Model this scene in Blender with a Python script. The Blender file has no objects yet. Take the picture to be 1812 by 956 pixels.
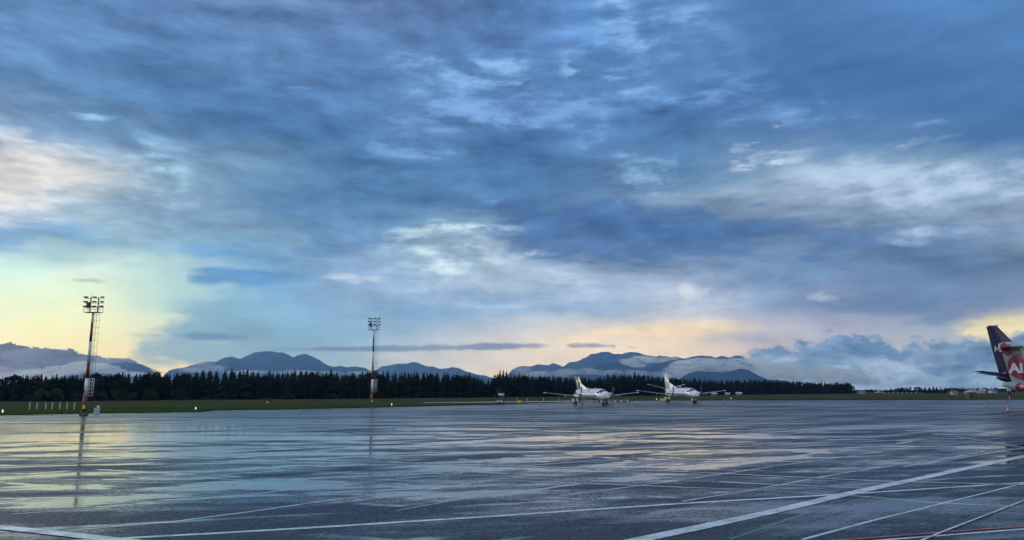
import bpy, bmesh, math, random
import numpy as np
from mathutils import Vector, Matrix, noise
random.seed(7)
scene = bpy.context.scene
COL = scene.collection

# ------------------------------------------------------------------ camera
F = 1300.0; W0 = 1812.0; H0 = 956.0; CAM_H = 3.05
PITCH = math.atan(212.0 / F)
cam_d = bpy.data.cameras.new('camera'); cam = bpy.data.objects.new('camera', cam_d)
COL.objects.link(cam); scene.camera = cam
cam_d.sensor_width = 36; cam_d.lens = F / W0 * 36
cam_d.clip_start = 0.1; cam_d.clip_end = 60000
cam.location = (0, 0, CAM_H); cam.rotation_euler = (math.pi / 2 + PITCH, 0, 0)
CP, SP = math.cos(PITCH), math.sin(PITCH)

def ray(px, py):
    a = (px - 906.0) / F; b = (478.0 - py) / F
    return Vector((a, CP - b * SP, SP + b * CP))
def ground(px, py):
    r = ray(px, py); t = -CAM_H / r.z
    return Vector((r.x * t, r.y * t, 0))
def at(px, py, Y):
    r = ray(px, py); t = Y / r.y
    return Vector((r.x * t, Y, CAM_H + r.z * t))
def azel(px, py):
    r = ray(px, py).normalized()
    return math.atan2(r.x, r.y), math.asin(r.z)
def s2l(c):
    c = c / 255.0
    return c / 12.92 if c <= 0.04045 else ((c + 0.055) / 1.055) ** 2.4
def hx(s):
    return tuple(s2l(int(s[i:i + 2], 16)) for i in (0, 2, 4))

# ------------------------------------------------------------------ render settings, light
scene.render.engine = 'CYCLES'
scene.view_settings.view_transform = 'Standard'; scene.view_settings.look = 'None'
scene.view_settings.exposure = 0; scene.view_settings.gamma = 1
scene.cycles.use_denoising = True
scene.cycles.max_bounces = 6; scene.cycles.diffuse_bounces = 2; scene.cycles.glossy_bounces = 3
scene.cycles.volume_bounces = 4; scene.cycles.transparent_max_bounces = 6
scene.cycles.caustics_reflective = False; scene.cycles.caustics_refractive = False

SUN_AZ = math.radians(-47); SUN_EL = math.radians(5)
sd = bpy.data.lights.new('sun', 'SUN'); sd.energy = 1.0; sd.angle = math.radians(12); sd.color = (1, .93, .8)
sun = bpy.data.objects.new('sun', sd); COL.objects.link(sun)
sdir = Vector((math.sin(SUN_AZ) * math.cos(SUN_EL), math.cos(SUN_AZ) * math.cos(SUN_EL), math.sin(SUN_EL)))
sun.rotation_euler = sdir.to_track_quat('Z', 'Y').to_euler()

# ------------------------------------------------------------------ sky
world = bpy.data.worlds.new('World'); scene.world = world; world.use_nodes = True
NT = world.node_tree; NT.nodes.clear()
class NB:
    def __init__(s, nt): s.nt = nt
    def n(s, t, **kw):
        nd = s.nt.nodes.new(t)
        for k, v in kw.items():
            if k.startswith('i'):
                key = k[1:]
                key = int(key) if key.isdigit() else key.replace('_', ' ')
                if isinstance(v, bpy.types.NodeSocket): s.nt.links.new(v, nd.inputs[key])
                else: nd.inputs[key].default_value = v
            else: setattr(nd, k, v)
        return nd
    def m(s, op, a, b=None, c=None, clamp=False):
        nd = s.nt.nodes.new('ShaderNodeMath'); nd.operation = op; nd.use_clamp = clamp
        for i, v in enumerate((a, b, c)):
            if v is None: continue
            if isinstance(v, bpy.types.NodeSocket): s.nt.links.new(v, nd.inputs[i])
            else: nd.inputs[i].default_value = v
        return nd.outputs[0]
    def vm(s, op, a, b=None):
        nd = s.nt.nodes.new('ShaderNodeVectorMath'); nd.operation = op
        for i, v in enumerate((a, b)):
            if v is None: continue
            if isinstance(v, bpy.types.NodeSocket): s.nt.links.new(v, nd.inputs[i])
            else: nd.inputs[i].default_value = v
        return nd.outputs[0]
    def mix(s, f, a, b, blend='MIX'):
        nd = s.nt.nodes.new('ShaderNodeMix'); nd.data_type = 'RGBA'; nd.blend_type = blend
        for i, v in ((0, f), (6, a), (7, b)):
            if isinstance(v, bpy.types.NodeSocket): s.nt.links.new(v, nd.inputs[i])
            elif i and len(v) == 3: nd.inputs[i].default_value = (*v, 1)
            else: nd.inputs[i].default_value = v
        return nd.outputs[2]
    def ss(s, v, lo, hi, a=0.0, b=1.0, typ='SMOOTHSTEP'):
        nd = s.nt.nodes.new('ShaderNodeMapRange'); nd.interpolation_type = typ
        s.nt.links.new(v, nd.inputs[0])
        for i, x in ((1, lo), (2, hi), (3, a), (4, b)): nd.inputs[i].default_value = x
        return nd.outputs[0]
    def ramp(s, fac, stops, interp='LINEAR'):
        nd = s.nt.nodes.new('ShaderNodeValToRGB'); cr = nd.color_ramp; cr.interpolation = interp
        s.nt.links.new(fac, nd.inputs[0])
        while len(cr.elements) > 1: cr.elements.remove(cr.elements[-1])
        stops = sorted(stops, key=lambda q: q[0])
        cr.elements[0].position = stops[0][0]; cr.elements[0].color = (*stops[0][1], 1)
        for p, c in stops[1:]:
            e = cr.elements.new(p); e.color = (*c, 1)
        return nd.outputs[0]
    def noise(s, vec, scale, detail=4, rough=.55, dist=0.0, dim='3D', ws=None):
        nd = s.nt.nodes.new('ShaderNodeTexNoise'); nd.noise_dimensions = dim
        s.nt.links.new(vec, nd.inputs['Vector'])
        nd.inputs['Scale'].default_value = scale; nd.inputs['Detail'].default_value = detail
        nd.inputs['Roughness'].default_value = rough; nd.inputs['Distortion'].default_value = dist
        return nd.outputs[0]
B = NB(NT)
AZR = math.radians(48)                       # half range of the colour table
def an(az): return min(1, max(0, (az + AZR) / (2 * AZR)))
ELR = math.radians(40)

XS = [151 * i for i in range(13)]
TAB = {
 0:   "6690C6 6A94CA 6488BE 7296CA 6888BA 6280B2 5C84BC 6A9AD8 6494CC 5682BC 5A88C4 6294D0 5C8CC8",
 50:  "78A4D8 6C98CE 6A90C6 6C92C8 6488BE 5A80B6 6088C2 6C9CDC 6A9CD8 5480BC 5682BE 5886C2 5C8CC8",
 100: "6C98CE 648EC4 5A86BA 6690C4 6C96CC 6C96CC 6490C8 6090CC 6C9EDC 527EBA 5280BA 5684BE 5888C4",
 150: "6690C6 5E8ABE 5884B8 5A86BA 5E88BE 6896D0 5E8AC2 5E8ABE 5880BA 4E7CB6 4E7CB6 4E7CB6 5480BC",
 200: "7098C8 6C9CCC 5E8ABE 5480B6 5682B6 709CD4 6890CC 6898D4 5684C0 5A84BC 5684BC 5280B8 527EB6",
 250: "A4C0D8 7CA4CC 5A84B8 5480B4 5482B6 6A94C8 5480B8 5E88BE 5480B6 6890C0 6A94C4 5C86BA 5682B8",
 300: "ECE8E6 C8DCE8 A0C8E4 7EA8CC 5884B6 5684B6 5080B4 5C86BA 6C98C4 90B0D0 80A4CC 98B8D8 7CA0C8",
 350: "D0D8E4 A8C0D8 90B0D0 7098C2 6088B6 5C88B8 5682B4 6A90BC 90ACCC A8C0DC B4CCE8 A8C4E4 9CB8D8",
 400: "8CBCE0 84B0D4 7CA4CC 88ACCC 88AED0 90B4D0 7096C0 6488B8 5880AC 6C8CB4 7090B8 90ACCC A0B8D4",
 450: "D8FCFA CCF2F0 9CC8E4 7CB0DC 8CB4DC 9CC0DC A8C4DC 7C9CC0 6888B0 7C9CC0 7090B8 6888B0 6C88B0",
 500: "E2FCEC E8FCE8 C0E0E0 84B4D8 98B8DC A0BCDC B4C8DC A8C0DC ACC0DC 7C9CC4 7090B8 6484AC 6484A8",
 550: "F4FCD0 F4FCD0 B8DCD8 84B4DC 90B4D4 88B0D4 90B4D8 A0BCDC C0CCDC 90A8C8 8CA0C0 7C98BC 98A8C0",
 600: "F8F6CC FAF2C8 F2ECC8 84B0CC 8CB4D4 A8C0D4 D4D4D6 F4E2CC F6E2C6 C0C0CC B8BCCC B4C0CC E8DCC8",
 640: "F8ECC0 FAEABA F8E6BC A0BCCC A4BCCC CCD0D0 E8DCD0 EEDECE EADACC D8CCC8 C4C4CC B4C0CC B4BCC8",
 690: "F8ECC0 FAEABA F8E6BC B0C4CC B4C8D0 CCD0D0 E0D4CC E8D4C8 E0D0C8 D0C8C8 C4C4CC A4B4C8 A4B4C8",
}
ys = sorted(TAB); tab = np.array([[hx(c) for c in TAB[y].split()] for y in ys])
for k_, y_ in enumerate(ys):
    if y_ <= 450: tab[k_] *= np.array((.95, .93, .90))
SKYGAIN = 1.0
HAZE_D, HAZE_C, HAZE_TOP = 6.5e-5, (.22, .50, 1.0), 560.0
def clear_air(c, e):
    """the sky seen above the haze layer: the same colour without the veil of air in front of it"""
    L = min(11000.0, HAZE_TOP / math.sin(max(e, .01))); o = []
    for v, k, J in zip(c, HAZE_C, (.38, .42, .48)):
        T = math.exp(-HAZE_D * k * L); o.append(min(1.25, max(.02, (v - J * (1 - T)) / T - .006)))
    return tuple(o)
def table(px, py):
    px = min(1812, max(0, px)); py = min(690, max(0, py))
    i = min(11, int(px // 151)); fx = (px - XS[i]) / 151
    j = max(0, min(len(ys) - 2, next((k for k in range(len(ys) - 1) if ys[k + 1] >= py), 0))); fy = (py - ys[j]) / (ys[j + 1] - ys[j])
    fx = fx * fx * (3 - 2 * fx) * .5 + fx * .5
    return (tab[j, i] * (1 - fx) + tab[j, i + 1] * fx) * (1 - fy) + (tab[j + 1, i] * (1 - fx) + tab[j + 1, i + 1] * fx) * fy
def unproj(az, el):
    v = Vector((math.sin(az) * math.cos(el), math.cos(az) * math.cos(el), math.sin(el)))
    d = v.y * CP + v.z * SP; u = -v.y * SP + v.z * CP
    return 906 + F * v.x / d, 478 - F * u / d

tc = B.n('ShaderNodeTexCoord'); D = tc.outputs['Generated']
sx = B.n('ShaderNodeSeparateXYZ', i0=D)
X_, Y_, Z_ = sx.outputs
az = B.m('ARCTAN2', X_, Y_)
elr = B.m('ARCSINE', Z_)
el = B.m('MAXIMUM', elr, 0.0)
# flat cloud-deck coordinates: features shrink and flatten towards the horizon
den = B.m('ADD', B.m('MAXIMUM', Z_, 0.0), 0.10)
cmb = B.n('ShaderNodeCombineXYZ', i0=B.m('DIVIDE', X_, den), i1=B.m('DIVIDE', Y_, den), i2=0.0)
deck = B.vm('ADD', cmb.outputs[0], (3.1, 7.7, 0.0))
# angular coordinates, stretched sideways
cmb2 = B.n('ShaderNodeCombineXYZ', i0=B.m('MULTIPLY', az, 1.0), i1=B.m('MULTIPLY', el, 3.2), i2=0.0)
ang = cmb2.outputs[0]
nA = B.noise(deck, 0.9, 5, .55, .3)
nB = B.noise(B.vm('ADD', ang, (5, 2, 1)), 5.5, 5, .55, .2)
nC = B.noise(B.vm('ADD', ang, (1, 9, 4)), 13.0, 5, .55, .3)
nD = B.noise(B.vm('MULTIPLY', ang, (1, 1.9, 1)), 7.0, 6, .55, .15)
lift = B.vm('MULTIPLY', ang, (1, .8, 1))
nE = B.noise(lift, 7.0, 8, .62, .2)
nF = B.noise(B.vm('ADD', lift, (.014, .040, 0)), 7.0, 8, .62, .2)
nG = B.noise(B.vm('MULTIPLY', ang, (1, 1.5, 1)), 30.0, 6, .68, .3)
rel = B.m('SUBTRACT', nE, nF)                # > 0 on the upper rims of the puffs
def c0(v): return B.m('SUBTRACT', v, 0.5)
hfade = B.ss(el, 0.02, 0.22, 0.25, 1.0)
waz = B.m('ADD', az, B.m('ADD', B.m('MULTIPLY', c0(nA), 0.07), B.m('MULTIPLY', c0(nC), 0.04)))
wel = B.m('ADD', el, B.m('MULTIPLY', B.m('ADD', B.m('MULTIPLY', c0(nB), 0.085), B.m('MULTIPLY', c0(nD), 0.06)), hfade))
faz = B.ss(waz, -AZR, AZR, typ='LINEAR')
els = [math.radians(e) for e in (0.3, 1.2, 2.6, 4.2, 6, 8, 10, 12.2, 14.4, 16.6, 19, 21.5, 24, 26.5, 29)]
rows = []
for e in els:
    st = []
    for k in range(32):
        a = math.radians(-44 + 88 * k / 31)
        px, py = unproj(max(math.radians(-36), min(math.radians(36), a)), e)
        st.append((an(a), clear_air(table(px, py), e)))
    rows.append(B.ramp(faz, st))
cur = rows[0]
for j in range(1, len(rows)):
    cur = B.mix(B.ss(wel, els[j - 1], els[j], typ='LINEAR'), cur, rows[j])
# overhead: lighter blue-grey overcast; unseen sky behind made much paler to light the planes
up = B.ss(el, math.radians(29), math.radians(60))
cur = B.mix(up, cur, hx('90B0DA'))
back = B.ss(B.m('ABSOLUTE', az), math.radians(42), math.radians(120))
cur = B.mix(back, cur, B.mix(B.ss(el, 0.0, 0.9), hx('E6EEF8'), hx('B4CEF0')))
fine = B.m('ADD', B.m('ADD', B.m('MULTIPLY', c0(nC), 1.1), B.m('MULTIPLY', c0(nD), 1.0)), B.m('MULTIPLY', c0(nE), 1.2))
fine2 = c0(B.noise(B.vm('MULTIPLY', ang, (1, .42, 1)), 42.0, 5, .6, .3))   # small lumps for banks and far sheets
lb = B.vm('MULTIPLY', ang, (1, .5, 1))
relb = B.m('SUBTRACT', B.noise(lb, 15.0, 7, .6, .2), B.noise(B.vm('ADD', lb, (.005, .014, 0)), 15.0, 7, .6, .2))
brk = B.ss(B.m('ADD', nE, B.m('MULTIPLY', rel, 1.5)), .28, .70)
fl = B.ss(az, -AZR, AZR, typ='LINEAR')
def layer(pts, colour, soft, rag, nz=None, op=1.0, shade=None, broken=False):
    """pts: (px, top py, bottom py[, opacity]); a cloud in the sky with ragged edges"""
    global cur
    st = []
    a0 = azel(pts[0][0] - 14, (pts[0][1] + pts[0][2]) / 2)[0]; e0 = azel(pts[0][0], (pts[0][1] + pts[0][2]) / 2)[1]
    a1 = azel(pts[-1][0] + 14, (pts[-1][1] + pts[-1][2]) / 2)[0]; e1 = azel(pts[-1][0], (pts[-1][1] + pts[-1][2]) / 2)[1]
    if pts[0][0] > 5: st.append((an(a0), ((e0 - .01) / ELR + .1, (e0 + .01) / ELR + .1, 0)))
    for p in pts:
        az_, t = azel(p[0], p[1]); _, b = azel(p[0], p[2])
        st.append((an(az_), (t / ELR + .1, b / ELR + .1, p[3] if len(p) > 3 else 1)))
    if pts[-1][0] < 1800: st.append((an(a1), ((e1 - .01) / ELR + .1, (e1 + .01) / ELR + .1, 0)))
    r = B.ramp(fl, st, 'LINEAR')
    sp = B.n('ShaderNodeSeparateXYZ', i0=r)
    en = B.m('ADD', B.m('DIVIDE', elr, ELR), .1)
    d = B.m('MINIMUM', B.m('SUBTRACT', sp.outputs[0], en), B.m('SUBTRACT', en, sp.outputs[1]))
    d = B.m('ADD', d, B.m('MULTIPLY', nz or fine, rag / F / ELR))
    k = B.ss(d, -soft * .5 / F / ELR, soft * .5 / F / ELR)
    k = B.m('MULTIPLY', B.m('MULTIPLY', k, sp.outputs[2]), op)
    if broken: k = B.m('MULTIPLY', k, brk)
    em = azel(*pts[len(pts) // 2][:2])[1]
    cc = clear_air(hx(colour or '808080'), em)
    if shade:
        cc = B.mix(B.ss(B.noise(B.vm('ADD', ang, (2, 3, 8)), shade[2], 6, .6, .5), .35, .66), clear_air(hx(shade[0]), em), clear_air(hx(shade[1]), em))
        rr = B.m('ADD', 1.0, B.m('MULTIPLY', relb, 2.6))
        cc = B.mix(1.0, cc, B.n('ShaderNodeCombineXYZ', i0=rr, i1=rr, i2=rr).outputs[0], 'MULTIPLY')
    cur = B.mix(k, cur, cc)
#LAYERS
# sheets and banks of cloud seen in the photograph
layer([(225,617,623),(262,602,632),(310,575,642),(350,545,652),(430,540,668),(540,560,690,.6),(640,600,690,0)], '88B4CE', 60, 130, op=.9)
layer([(380,330,372,.0),(480,320,395,.6),(560,310,425,.9),(640,305,440,.9),(700,300,428,.9),(760,300,405,.9),(840,300,395,.7),(920,300,380,.3)], '5A86B6', 44, 120, op=.75)
layer([(300,592,598,.4),(345,588,601),(400,591,602),(440,597,600,.5)], '6C94B8', 8, 14, fine2, op=.75)
layer([(330,492,503),(380,480,507),(460,474,508),(540,482,506,.7),(600,490,500,.2)], '6298CA', 16, 40, op=.85)
layer([(318,440,448,.5),(360,434,455),(430,436,455),(455,444,450,.4)], '74A6D6', 14, 40, op=.75)
layer([(0,372,430),(60,385,430),(120,398,427),(180,415,436,.8),(250,428,442,.5),(290,440,444,.2)], '78A8D4', 22, 70, op=.75)
layer([(480,617,621,.4),(580,615,621),(680,611,623),(780,612,620,.8),(880,607,619),(945,609,615,.8),(975,609,613,.3)], '7490B4', 5, 14, fine2, op=.85)
layer([(1002,608,614),(1035,607,615),(1090,611,615,.7)], '7490B0', 5, 10, fine2, op=.85)
layer([(1108,612,616,.7),(1130,613,616,.5)], '8CA0B8', 4, 10, fine2, op=.7)
layer([(130,494,498,.6),(160,494,500),(185,497,500,.4)], 'A8C4C0', 5, 12, fine2, op=.8)
layer([(845,410,422,.6),(890,388,440),(940,362,458),(1030,350,466),(1100,352,466),(1200,370,462),(1330,376,450),(1450,390,450,.8),(1600,388,440,.6),(1812,392,430,.4)], '5076AA', 34, 110, op=.8)
# bright rims and gaps
layer([(1060,25,40,.6),(1100,28,62),(1140,36,80),(1190,44,90,.8),(1290,50,90,.0)], '94C0EC', 76, 160, op=1, broken=True)
layer([(990,60,110,.4),(1050,50,110),(1200,90,130),(1320,80,130,.2)], '74A2DA', 95, 180, op=.7, broken=True)
layer([(690,138,152,.6),(760,108,160,.8),(830,96,148),(930,114,150,.5)], '8AB6E8', 76, 160, op=.95, broken=True)
layer([(860,116,138),(890,118,134),(925,122,132)], '8CBCEC', 24, 90, op=.5)
layer([(1000,118,128,.8),(1030,120,138),(1062,126,142),(1110,136,144,.3)], '98C8F4', 26, 110, op=.75)
layer([(690,208,220,.6),(780,190,222),(850,180,214),(920,190,218,.8),(1000,176,212,.7),(1130,165,200,.8),(1230,162,192,1),(1380,166,186,.2)], '7CA6DC', 57, 130, op=1, broken=True)
layer([(1370,205,225,.5),(1460,200,222,.8),(1550,206,226,.4)], '78A6DC', 49, 90, op=.7, broken=True)
layer([(655,258,272,.5),(720,256,270,.7),(800,260,272,.3)], '80AADA', 30, 60, op=.7, broken=True)
layer([(1296,278,292,.7),(1320,268,286),(1350,263,282),(1372,261,280),(1400,264,276,.6),(1430,266,272,.2)], 'D0E2F6', 26, 90, op=.8)
layer([(118,206,214,.6),(160,203,213),(208,207,213,.5)], 'A8D0F0', 18, 90, op=.75)
layer([(118,262,268,.6),(150,262,270),(180,266,272,.6)], 'A8CCEA', 18, 90, op=.65)
layer([(220,298,322,.4),(280,292,318),(330,296,312,.5)], 'B4DCF0', 90, 140, op=.8, broken=True)
layer([(500,150,158,.3),(540,152,160),(590,155,162,.3)], '8CB8E8', 8, 30, op=.7)
layer([(0,272,350),(60,270,352),(130,274,345),(200,304,345,.6),(280,335,355,.3)], 'F0ECE6', 80, 130, op=.65)
layer([(680,430,446,.4),(740,408,456),(800,406,460),(850,418,455,.8),(920,434,455,.3)], 'CCE4EE', 70, 170, op=.85, broken=True)
layer([(560,489,495,.5),(610,487,496),(668,489,494,.8)], 'C8D8E8', 12, 40, op=.7)
layer([(780,490,514,.5),(900,480,516),(1000,486,520),(1060,496,518,.5)], 'BCCEE4', 60, 120, op=.8, broken=True)
layer([(1080,300,330,.4),(1140,288,325,.9),(1200,300,345,.5)], '98BEE6', 57, 120, op=.9, broken=True)
layer([(1380,290,320,.5),(1480,300,345),(1560,292,355),(1680,290,350),(1812,320,365,.8)], 'B8CEE8', 90, 170, op=.75, broken=True)
layer([(1430,523,531,.7),(1450,518,532),(1485,525,532,.4)], 'D8E0EC', 18, 70, op=.75)
layer([(1208,498,536,.6),(1270,505,534,.5),(1330,515,530,.1)], 'DCE4EC', 38, 80, op=.9, broken=True)
layer([(990,590,606,.3),(1150,572,596,.8),(1240,570,590),(1330,576,590,.4),(1380,582,592,.0)], 'FCE4BE', 22, 40, op=.85)
layer([(1240,592,606,.3),(1340,586,614,.8),(1460,592,612,.5)], 'B4B8C8', 20, 40, op=.8)
layer([(1680,585,600,.2),(1715,568,606,.8),(1760,559,608),(1812,556,608)], 'F8ECC0', 20, 60, op=.95)
layer([(1350,530,548,.1),(1450,520,556,.5),(1560,522,560,.9),(1680,524,562,.9),(1812,500,552,.8)], '6C88B0', 26, 80, op=.7)
# smoother, darker deck high on the right
clear = B.m('MULTIPLY', B.ss(az, -.34, -.44), B.ss(el, .20, .15))
calm = B.m('SUBTRACT', B.m('SUBTRACT', 1.0, B.m('MULTIPLY', clear, .65)), B.m('MULTIPLY', B.m('MULTIPLY', B.ss(az, .2, .34), B.ss(el, .22, .32)), .6))
# lumpy light and dark of the cloud deck
lum = B.m('ADD', B.m('MULTIPLY', c0(nC), 0.26), B.m('MULTIPLY', c0(nD), 0.5))
lum = B.m('ADD', B.m('ADD', lum, B.m('MULTIPLY', c0(nG), .26)), B.m('MULTIPLY', rel, 1.6))
lum = B.m('ADD', B.m('MULTIPLY', B.m('MULTIPLY', lum, B.m('MULTIPLY', B.ss(el, 0.03, 0.2, .35, 1), calm)), 1.0), 1.0)
lc = B.n('ShaderNodeCombineXYZ', i0=B.m('POWER', lum, 1.05), i1=lum, i2=B.m('POWER', lum, .92))
cur = B.mix(1.0, cur, lc.outputs[0], 'MULTIPLY')

# clouds lying on the mountains
layer([(0,608,700),(50,611,700),(100,617,700),(150,628,700),(200,633,700),(232,637,700),(262,652,700),(285,668,700,.5)], '', 3, 40, fine2, shade=('4E6888', '7088A8', 22))
layer([(0,662,705),(60,654,705),(110,658,705),(180,648,705),(240,655,705),(300,665,705,.4)], '98B0C6', 12, 40, fine2, op=.8)
layer([(1225,640,705,.5),(1262,642,705,.9),(1310,632,705),(1340,622,705),(1400,612,705),(1440,604,705),(1468,590,705),(1482,583,705),(1500,597,705),(1545,598,705),(1570,607,705),(1590,617,705),(1620,605,705),(1650,607,705),(1700,603,705),(1740,602,705),(1812,590,705)], '', 15, 60, fine2, shade=('6488B0', '8CAACC', 12))
layer([(1225,655,705,.5),(1300,642,705),(1350,640,705),(1400,636,705),(1470,638,705),(1520,646,705),(1560,638,705),(1620,642,705),(1640,658,705),(1690,662,705),(1740,656,705),(1812,660,705)], '', 16, 60, fine2, op=.85, shade=('7C9EC2', 'A4BEDA', 14))
# below the horizon
cur = B.mix(B.ss(Z_, -0.02, 0.0), hx('28323C'), cur)
st = B.n('ShaderNodeTexSky', sky_type='NISHITA', sun_disc=False, sun_elevation=SUN_EL, sun_rotation=SUN_AZ % (2 * math.pi))
bg1 = B.n('ShaderNodeBackground', i0=st.outputs[0], i1=0.05)
bg2 = B.n('ShaderNodeBackground', i0=cur, i1=1.0)
ms = B.n('ShaderNodeMixShader', i0=0.96, i1=bg1.outputs[0], i2=bg2.outputs[0])   # a 96% overcast over the clear sky
wo = B.n('ShaderNodeOutputWorld', i0=ms.outputs[0])
# ================================================================== helpers
def prop(o, label=None, cat=None, group=None, kind=None):
    if label: o['label'] = label
    if cat: o['category'] = cat
    if group: o['group'] = group
    if kind: o['kind'] = kind
    return o
def link(name, me, parent=None, mats=()):
    o = bpy.data.objects.new(name, me); COL.objects.link(o)
    if me is not None and not me.materials:
        for m in (mats if isinstance(mats, (list, tuple)) else [mats]): me.materials.append(m)
    if parent: o.parent = parent
    return o
def from_bm(name, bm, mats, parent=None, smooth=False):
    me = bpy.data.meshes.new(name)
    if smooth:
        for f in bm.faces: f.smooth = True
    bm.normal_update(); bm.to_mesh(me); bm.free()
    return link(name, me, parent, mats)
def from_np(name, V, Fc, mats, parent=None, smooth=False):
    me = bpy.data.meshes.new(name); me.from_pydata([tuple(v) for v in V], [], [tuple(f) for f in Fc])
    if smooth: me.polygons.foreach_set('use_smooth', [True] * len(me.polygons))
    me.update(); return link(name, me, parent, mats)
def empty(name, loc, rz=0, label=None, cat=None, group=None):
    o = bpy.data.objects.new(name, None); COL.objects.link(o); o.location = loc; o.rotation_euler = (0, 0, rz)
    o.empty_display_size = .2
    return prop(o, label, cat, group)
def copy_tree(o, parent=None):
    c = o.copy(); COL.objects.link(c); c.parent = parent
    for ch in list(o.children): copy_tree(ch, c)
    return c
def abox(bm, c, s, rot=None, mi=0):
    r = bmesh.ops.create_cube(bm, size=1)
    M = Matrix.Translation(c) @ (rot or Matrix.Identity(4)) @ Matrix.Diagonal((*s, 1))
    bmesh.ops.transform(bm, matrix=M, verts=r['verts'])
    for f in {f for v in r['verts'] for f in v.link_faces}: f.material_index = mi
    return r['verts']
def atube(bm, a, b, r0, r1=None, n=10, mi=0, cap=True):
    a, b = Vector(a), Vector(b); d = b - a; r1 = r0 if r1 is None else r1
    q = d.to_track_quat('Z', 'Y').to_matrix().to_4x4()
    r = bmesh.ops.create_cone(bm, cap_ends=cap, segments=n, radius1=r0, radius2=r1, depth=d.length)
    bmesh.ops.transform(bm, matrix=Matrix.Translation((a + b) / 2) @ q, verts=r['verts'])
    fs = {f for v in r['verts'] for f in v.link_faces}
    for f in fs:
        f.material_index = mi
        if len(f.verts) == 4: f.smooth = True
def lathe(bm, prof, n=16, mi=None, at_=(0, 0, 0), axis='Z'):
    rings = []
    for r, z in prof:
        ring = []
        for k in range(n):
            a = 2 * math.pi * k / n; c, s = r * math.cos(a), r * math.sin(a)
            p = (c, s, z) if axis == 'Z' else ((z, c, s) if axis == 'X' else (c, z, s))
            ring.append(bm.verts.new(Vector(p) + Vector(at_)))
        rings.append(ring)
    for i in range(len(rings) - 1):
        for k in range(n):
            f = bm.faces.new((rings[i][k], rings[i][(k + 1) % n], rings[i + 1][(k + 1) % n], rings[i + 1][k])); f.smooth = True
            if mi: f.material_index = mi[i]
    for ring in (rings[0], rings[-1]):
        try: bm.faces.new(ring)
        except ValueError: pass
    bmesh.ops.recalc_face_normals(bm, faces=bm.faces)
def mat(name, col, rough=.5, metal=0.0, spec=.5, var=.12, scale=3.0, coat=0.0, emit=None, es=1.0, bump=0.0):
    m = bpy.data.materials.new(name); m.use_nodes = True; nt = m.node_tree
    p = nt.nodes['Principled BSDF']; b = NB(nt)
    col = hx(col) if isinstance(col, str) else col
    g = b.n('ShaderNodeTexCoord').outputs['Object']
    n1 = b.noise(g, scale, 5, .6)
    dk = tuple(c * (1 - var) for c in col); lt = tuple(min(1, c * (1 + var)) for c in col)
    nt.links.new(b.mix(b.ss(n1, .35, .65), dk, lt), p.inputs['Base Color'])
    nt.links.new(b.ss(n1, .3, .7, max(.02, rough - .08), min(1, rough + .08)), p.inputs['Roughness'])
    p.inputs['Metallic'].default_value = metal; p.inputs['Specular IOR Level'].default_value = spec
    p.inputs['Coat Weight'].default_value = coat; p.inputs['Coat Roughness'].default_value = .1
    if emit: p.inputs['Emission Color'].default_value = (*emit, 1); p.inputs['Emission Strength'].default_value = es
    if bump:
        bn = b.n('ShaderNodeBump', iHeight=b.noise(g, scale * 6, 4, .6), iStrength=bump, iDistance=.02)
        nt.links.new(bn.outputs[0], p.inputs['Normal'])
    return m
M = {}
M['white'] = mat('white_paint', (.84, .85, .86), .3, coat=.3, var=.05, scale=1.2)
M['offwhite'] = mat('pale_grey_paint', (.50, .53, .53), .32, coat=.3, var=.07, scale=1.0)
M['grey'] = mat('grey_metal', (.30, .31, .33), .4, var=.15)
M['darkgrey'] = mat('dark_grey_metal', (.07, .075, .085), .45, var=.2)
M['black'] = mat('black_rubber', (.018, .018, .02), .7, var=.2)
M['steel'] = mat('galvanised_steel', (.33, .34, .35), .38, metal=.6, var=.15, scale=6)
M['red'] = mat('red_mast_paint', (.15, .012, .010), .42, var=.25, scale=4)
M['mastwhite'] = mat('white_mast_paint', (.68, .69, .70), .42, var=.12, scale=4)
M['yellow'] = mat('yellow_paint', (.78, .52, .02), .4, var=.12, scale=5)
M['orange'] = mat('orange_cone_plastic', (.72, .085, .03), .4, var=.12, scale=8)
M['reflective'] = mat('white_reflective_band', (.8, .8, .8), .35, var=.06, scale=8)
M['navy'] = mat('purple_tail_paint', (.020, .008, .085), .3, coat=.2, var=.12, scale=.6)
M['navydark'] = mat('dark_purple_paint', (.010, .006, .035), .34, coat=.15, var=.15, scale=.8)
M['stripe'] = mat('dark_navy_paint', (.012, .016, .04), .3, coat=.3, var=.1)
M['bluepaint'] = mat('blue_lettering_paint', (.05, .12, .35), .35, var=.1)
M['redball'] = mat('red_livery_paint', (.40, .02, .045), .28, coat=.4, var=.08)
M['glass'] = mat('dark_cockpit_glass', (.012, .02, .022), .06, spec=.8, var=.1)
M['lampwhite'] = mat('lit_white_lamp', (.9, .9, .9), .4, emit=(1, .97, .9), es=.9)
M['lampdark'] = mat('dark_floodlight_housing', (.035, .035, .04), .45)
M['lampglass'] = mat('floodlight_glass', (.10, .11, .12), .12, spec=.8)
M['post'] = mat('white_marker_post', (.46, .47, .46), .5, var=.15)

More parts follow.
